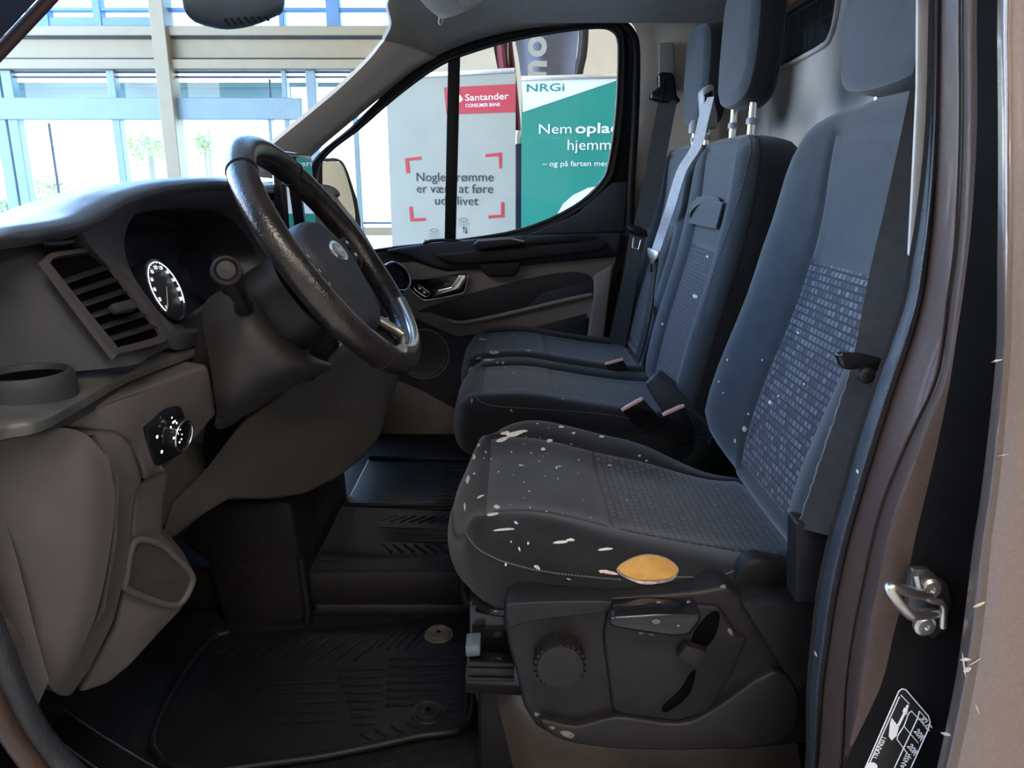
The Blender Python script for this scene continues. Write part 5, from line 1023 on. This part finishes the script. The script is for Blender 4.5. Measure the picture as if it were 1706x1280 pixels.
# ================================================================== BANNERS AND FLAGS BEYOND THE WINDOW
santred = mat('red print', (.45, .004, .014), .55, nz=.02); bgrey = mat('pale grey banner', (.33, .315, .245), .7, nz=.03, nscale=4); inkm = mat('dark ink', (.008, .010, .016), .6, nz=.05)
greenm = mat('green banner print', (.010, .25, .18), .6, nz=.03, nscale=4); alum = mat('brushed aluminium', (.6, .58, .54), .35, metal=.9, nz=.08)
def banner(label, ptl, ptr, Yl, Yr, m, ztop):
    A = PY(*ptl, Yl); B = PY(*ptr, Yr); A.z = B.z = ztop; t = thing('roll_up_banner', label, 'banner', ((A.x + B.x) / 2, (A.y + B.y) / 2, 0))
    ex = (B - A).normalized(); nn = Vector((ex.y, -ex.x, 0)).normalized()
    if nn.dot(CAM - A) < 0: nn = -nn
    prism('sheet', [Vector((A.x, A.y, .07)), Vector((B.x, B.y, .07)), B, A], nn * -.004, m, t, 0)
    bar('top_rail', A + nn * .002, B + nn * .002, .022, .028, alum, t); bar('base_cassette', Vector((A.x, A.y, .035)), Vector((B.x, B.y, .035)), .16, .07, alum, t)
    bar('support_pole', (A + B) / 2 - nn * .03, Vector(((A.x + B.x) / 2, (A.y + B.y) / 2, .07)) - nn * .03, .016, .016, alum, t, up=nn)
    return t, A, ex, nn
def flat(t, nm, pts, A, nn, m, o=.002): return prism(nm, [onp(x, y, A, nn, o) for x, y in pts], nn * .001, m, t, 0)
def btext(t, s, px, py, hpx, A, ex, nn, m, bold=0., align='LEFT', nm='lettering', wpx=None):
    o = onp(px, py, A, nn, .004); h = (onp(px, py - hpx, A, nn) - onp(px, py, A, nn)).length
    r = text(nm, s, o, ex, Vector((0, 0, 1)), h / .72, m, t, bold, align)
    if wpx:
        want = (onp(px + wpx, py, A, nn) - onp(px, py, A, nn)).length; xs = [(v.co - o).dot(ex) for v in r.data.vertices]; k = want / (max(xs) - min(xs))
        for v in r.data.vertices: d = v.co - o; v.co = o + ex * d.dot(ex) * k + Vector((0, 0, d.z)) + nn * d.dot(nn)
    return r
zt = PY(858, 117, 5.2).z
bt, A, ex, nn = banner('pale grey roll-up banner with red Santander heading outside the passenger window', (645, 200), (859, 117), 5.55, 5.2, bgrey, zt)
flat(bt, 'red_band', [(740, 146), (859, 140), (859, 187), (744, 191)], A, nn, santred)
flat(bt, 'flame_mark', [(757, 166), (762, 158), (763, 152), (768, 160), (772, 166), (766, 171), (758, 171)], A, nn, white, .004)
btext(bt, 'Santander', 775, 168, 11, A, ex, nn, white, .004, wpx=72); btext(bt, 'CONSUMER BANK', 776, 179, 6, A, ex, nn, white, .004, wpx=58)
for c in ([(675, 264), (702, 261), (702, 266), (681, 268), (683, 288), (677, 289)], [(809, 257), (836, 254), (836, 281), (832, 281), (831, 260), (809, 262)], [(682, 345), (687, 344), (689, 364), (709, 363), (709, 368), (684, 369)], [(835, 337), (840, 337), (840, 362), (814, 364), (814, 359), (835, 358)]):
    flat(bt, 'corner_mark', c, A, nn, santred)
btext(bt, 'Nogle drømme', 693, 302, 15, A, ex, nn, inkm, .002, wpx=128); btext(bt, 'er værd at føre', 694, 321, 15, A, ex, nn, inkm, .002, wpx=127); btext(bt, 'ud i livet', 724, 341, 15, A, ex, nn, inkm, .002, wpx=72)
btext(bt, 'Finansiering', 706, 409, 10, A, ex, nn, inkm, .0, wpx=80)
for x, y in ((772, 366), (724, 384)):
    pr = [onp(x + math.cos(k * math.pi / 8) * 7, y + math.sin(k * math.pi / 8) * 2.6, A, nn, .004) for k in range(16)]; tube('stamp_outline', pr, .0012, inkm, bt, 4, 0, True)
    for j in range(3): tube('stamp_line', [onp(x - 9, y + 5 + j * 3, A, nn, .004), onp(x + 10, y + 4.6 + j * 3, A, nn, .004)], .0009, inkm, bt, 4)
for x, s in ((773, 1), (777, -1)):
    flat(bt, 'arrow_mark', [(x - .5, 379), (x + .5, 379), (x + .5, 388), (x - .5, 388)], A, nn, inkm, .004); yy = 379 if s > 0 else 388; flat(bt, 'arrow_mark', [(x, yy - 2 * s), (x + 2, yy + 2 * s), (x - 2, yy + 2 * s)], A, nn, inkm, .004)
zt2 = PY(868, 131, 5.0).z
gt, A2, ex2_, nn2 = banner('green and white roll-up banner with NRGi heading outside the passenger window', (869, 131), (1075, 121), 5.0, 4.85, greenm, zt2)
flat(gt, 'white_wedge', [(869, 133), (1040, 124), (1040, 130), (871, 187)], A2, nn2, white)
flat(gt, 'white_disc', [(929, 356), (938, 340), (955, 325), (980, 313), (1010, 308), (1045, 312), (1070, 330), (1070, 356)], A2, nn2, white)
btext(gt, 'NRGi', 876, 153, 13, A2, ex2_, nn2, greenm, .016, wpx=63)
btext(gt, 'Nem', 896, 223, 17, A2, ex2_, nn2, white, 0, wpx=54); btext(gt, 'oplad', 958, 222, 17, A2, ex2_, nn2, white, .02, wpx=74)
btext(gt, 'hjemme', 944, 250, 18, A2, ex2_, nn2, white, 0, wpx=86); btext(gt, '– og på farten med NRGi', 904, 277, 9, A2, ex2_, nn2, white, .008, wpx=150)
# red and grey cloth flags behind the banners
redc = mat('dark red cloth', (.12, .008, .016), .85, nz=.15, nscale=8); greyc = mat('grey flag cloth', (.17, .17, .21), .85, nz=.1, nscale=6); palel = mat('pale flag print', (.5, .47, .40), .8, nz=.05)
rf = thing('cloth_flag', 'dark red cloth flag hanging behind the grey banner', 'flag', (PY(840, 90, 6.4).x, 6.4, 0))
def wavy(nm, L_, R_, m, par, amp, n=9, th=.004):
    rows_ = []
    for (xa, ya, Ya), (xb, yb, Yb) in zip(L_, R_): rows_.append([PY(lerp(xa, xb, t), lerp(ya, yb, t), lerp(Ya, Yb, t) + amp * math.sin(t * 9 + ya * .01)) for t in [k / (n - 1) for k in range(n)]])
    return surf(nm, rows_, m, par, 4, 3, th)
wavy('cloth', [(822, -40, 6.4), (822, 60, 6.4), (828, 110, 6.4), (850, 230, 6.4), (856, 400, 6.4)], [(850, -40, 6.4), (852, 60, 6.4), (858, 115, 6.4), (868, 230, 6.4), (872, 400, 6.4)], redc, rf, .05)
tube('flag_pole', [PY(846, -60, 6.44), Vector((PY(846, -60, 6.44).x, 6.44, .02))], .014, alum, rf, 8); lathe('flag_foot', [(.22, 0), (.22, .02), (.03, .04), (.0, .04)], (PY(846, -60, 6.44).x, 6.44, 0), (0, 0, 1), framed, rf, 24)
gf = thing('feather_flag', 'grey feather flag with pale letters and a black curved pole behind the green banner', 'flag', (PY(972, 100, 6.0).x, 6.0, 0))
wavy('cloth', [(850, -60, 6.0), (852, 20, 6.0), (857, 60, 6.0), (868, 130, 6.0), (880, 300, 6.0)], [(962, -60, 6.0), (966, 20, 6.0), (963, 60, 6.0), (957, 130, 6.0), (950, 300, 6.0)], greyc, gf, .03)
tube('flag_pole', [PY(x, y, 6.0) for x, y in [(975, -60), (973, 45), (970, 90), (963, 125), (955, 200)]] + [Vector((PY(955, 200, 6.0).x, 6.0, .02))], .035, mat('black pole', (.006, .006, .007), .5, nz=.05), gf, 8, 4)
lathe('flag_foot', [(.2, 0), (.2, .03), (.05, .06), (.0, .06)], (PY(955, 200, 6.0).x, 6.0, 0), (0, 0, 1), framed, gf, 24)
for s_, y in (('o', 96), ('n', 132), ('d', 58)):
    text('lettering', s_, PY(908, y, 5.93), Vector((.04, 0, 1)), Vector((-1, 0, .04)), .26, palel, gf, .03)
# standing lamp-like display column and chair glimpsed between the banners
sd = thing('display_stand', 'slim dark display stand with a blue sleeve between the two banners', 'display stand', (PY(865, 300, 5.7).x, 5.7, 0))
bx_ = PY(866, 300, 5.7).x
box('column', (bx_ - .03, 5.68, .03), (bx_ + .03, 5.72, PY(866, 222, 5.7).z), mat('navy sleeve', (.03, .04, .09), .7, nz=.1), sd, .006); box('foot', (bx_ - .16, 5.56, 0), (bx_ + .16, 5.84, .03), framed, sd, .006)
lathe('steel_top', [(.0, .09), (.03, .09), (.04, .05), (.04, .0), (.0, .0)], (bx_, 5.7, PY(866, 240, 5.7).z), (0, 0, 1), chrome, sd, 20)
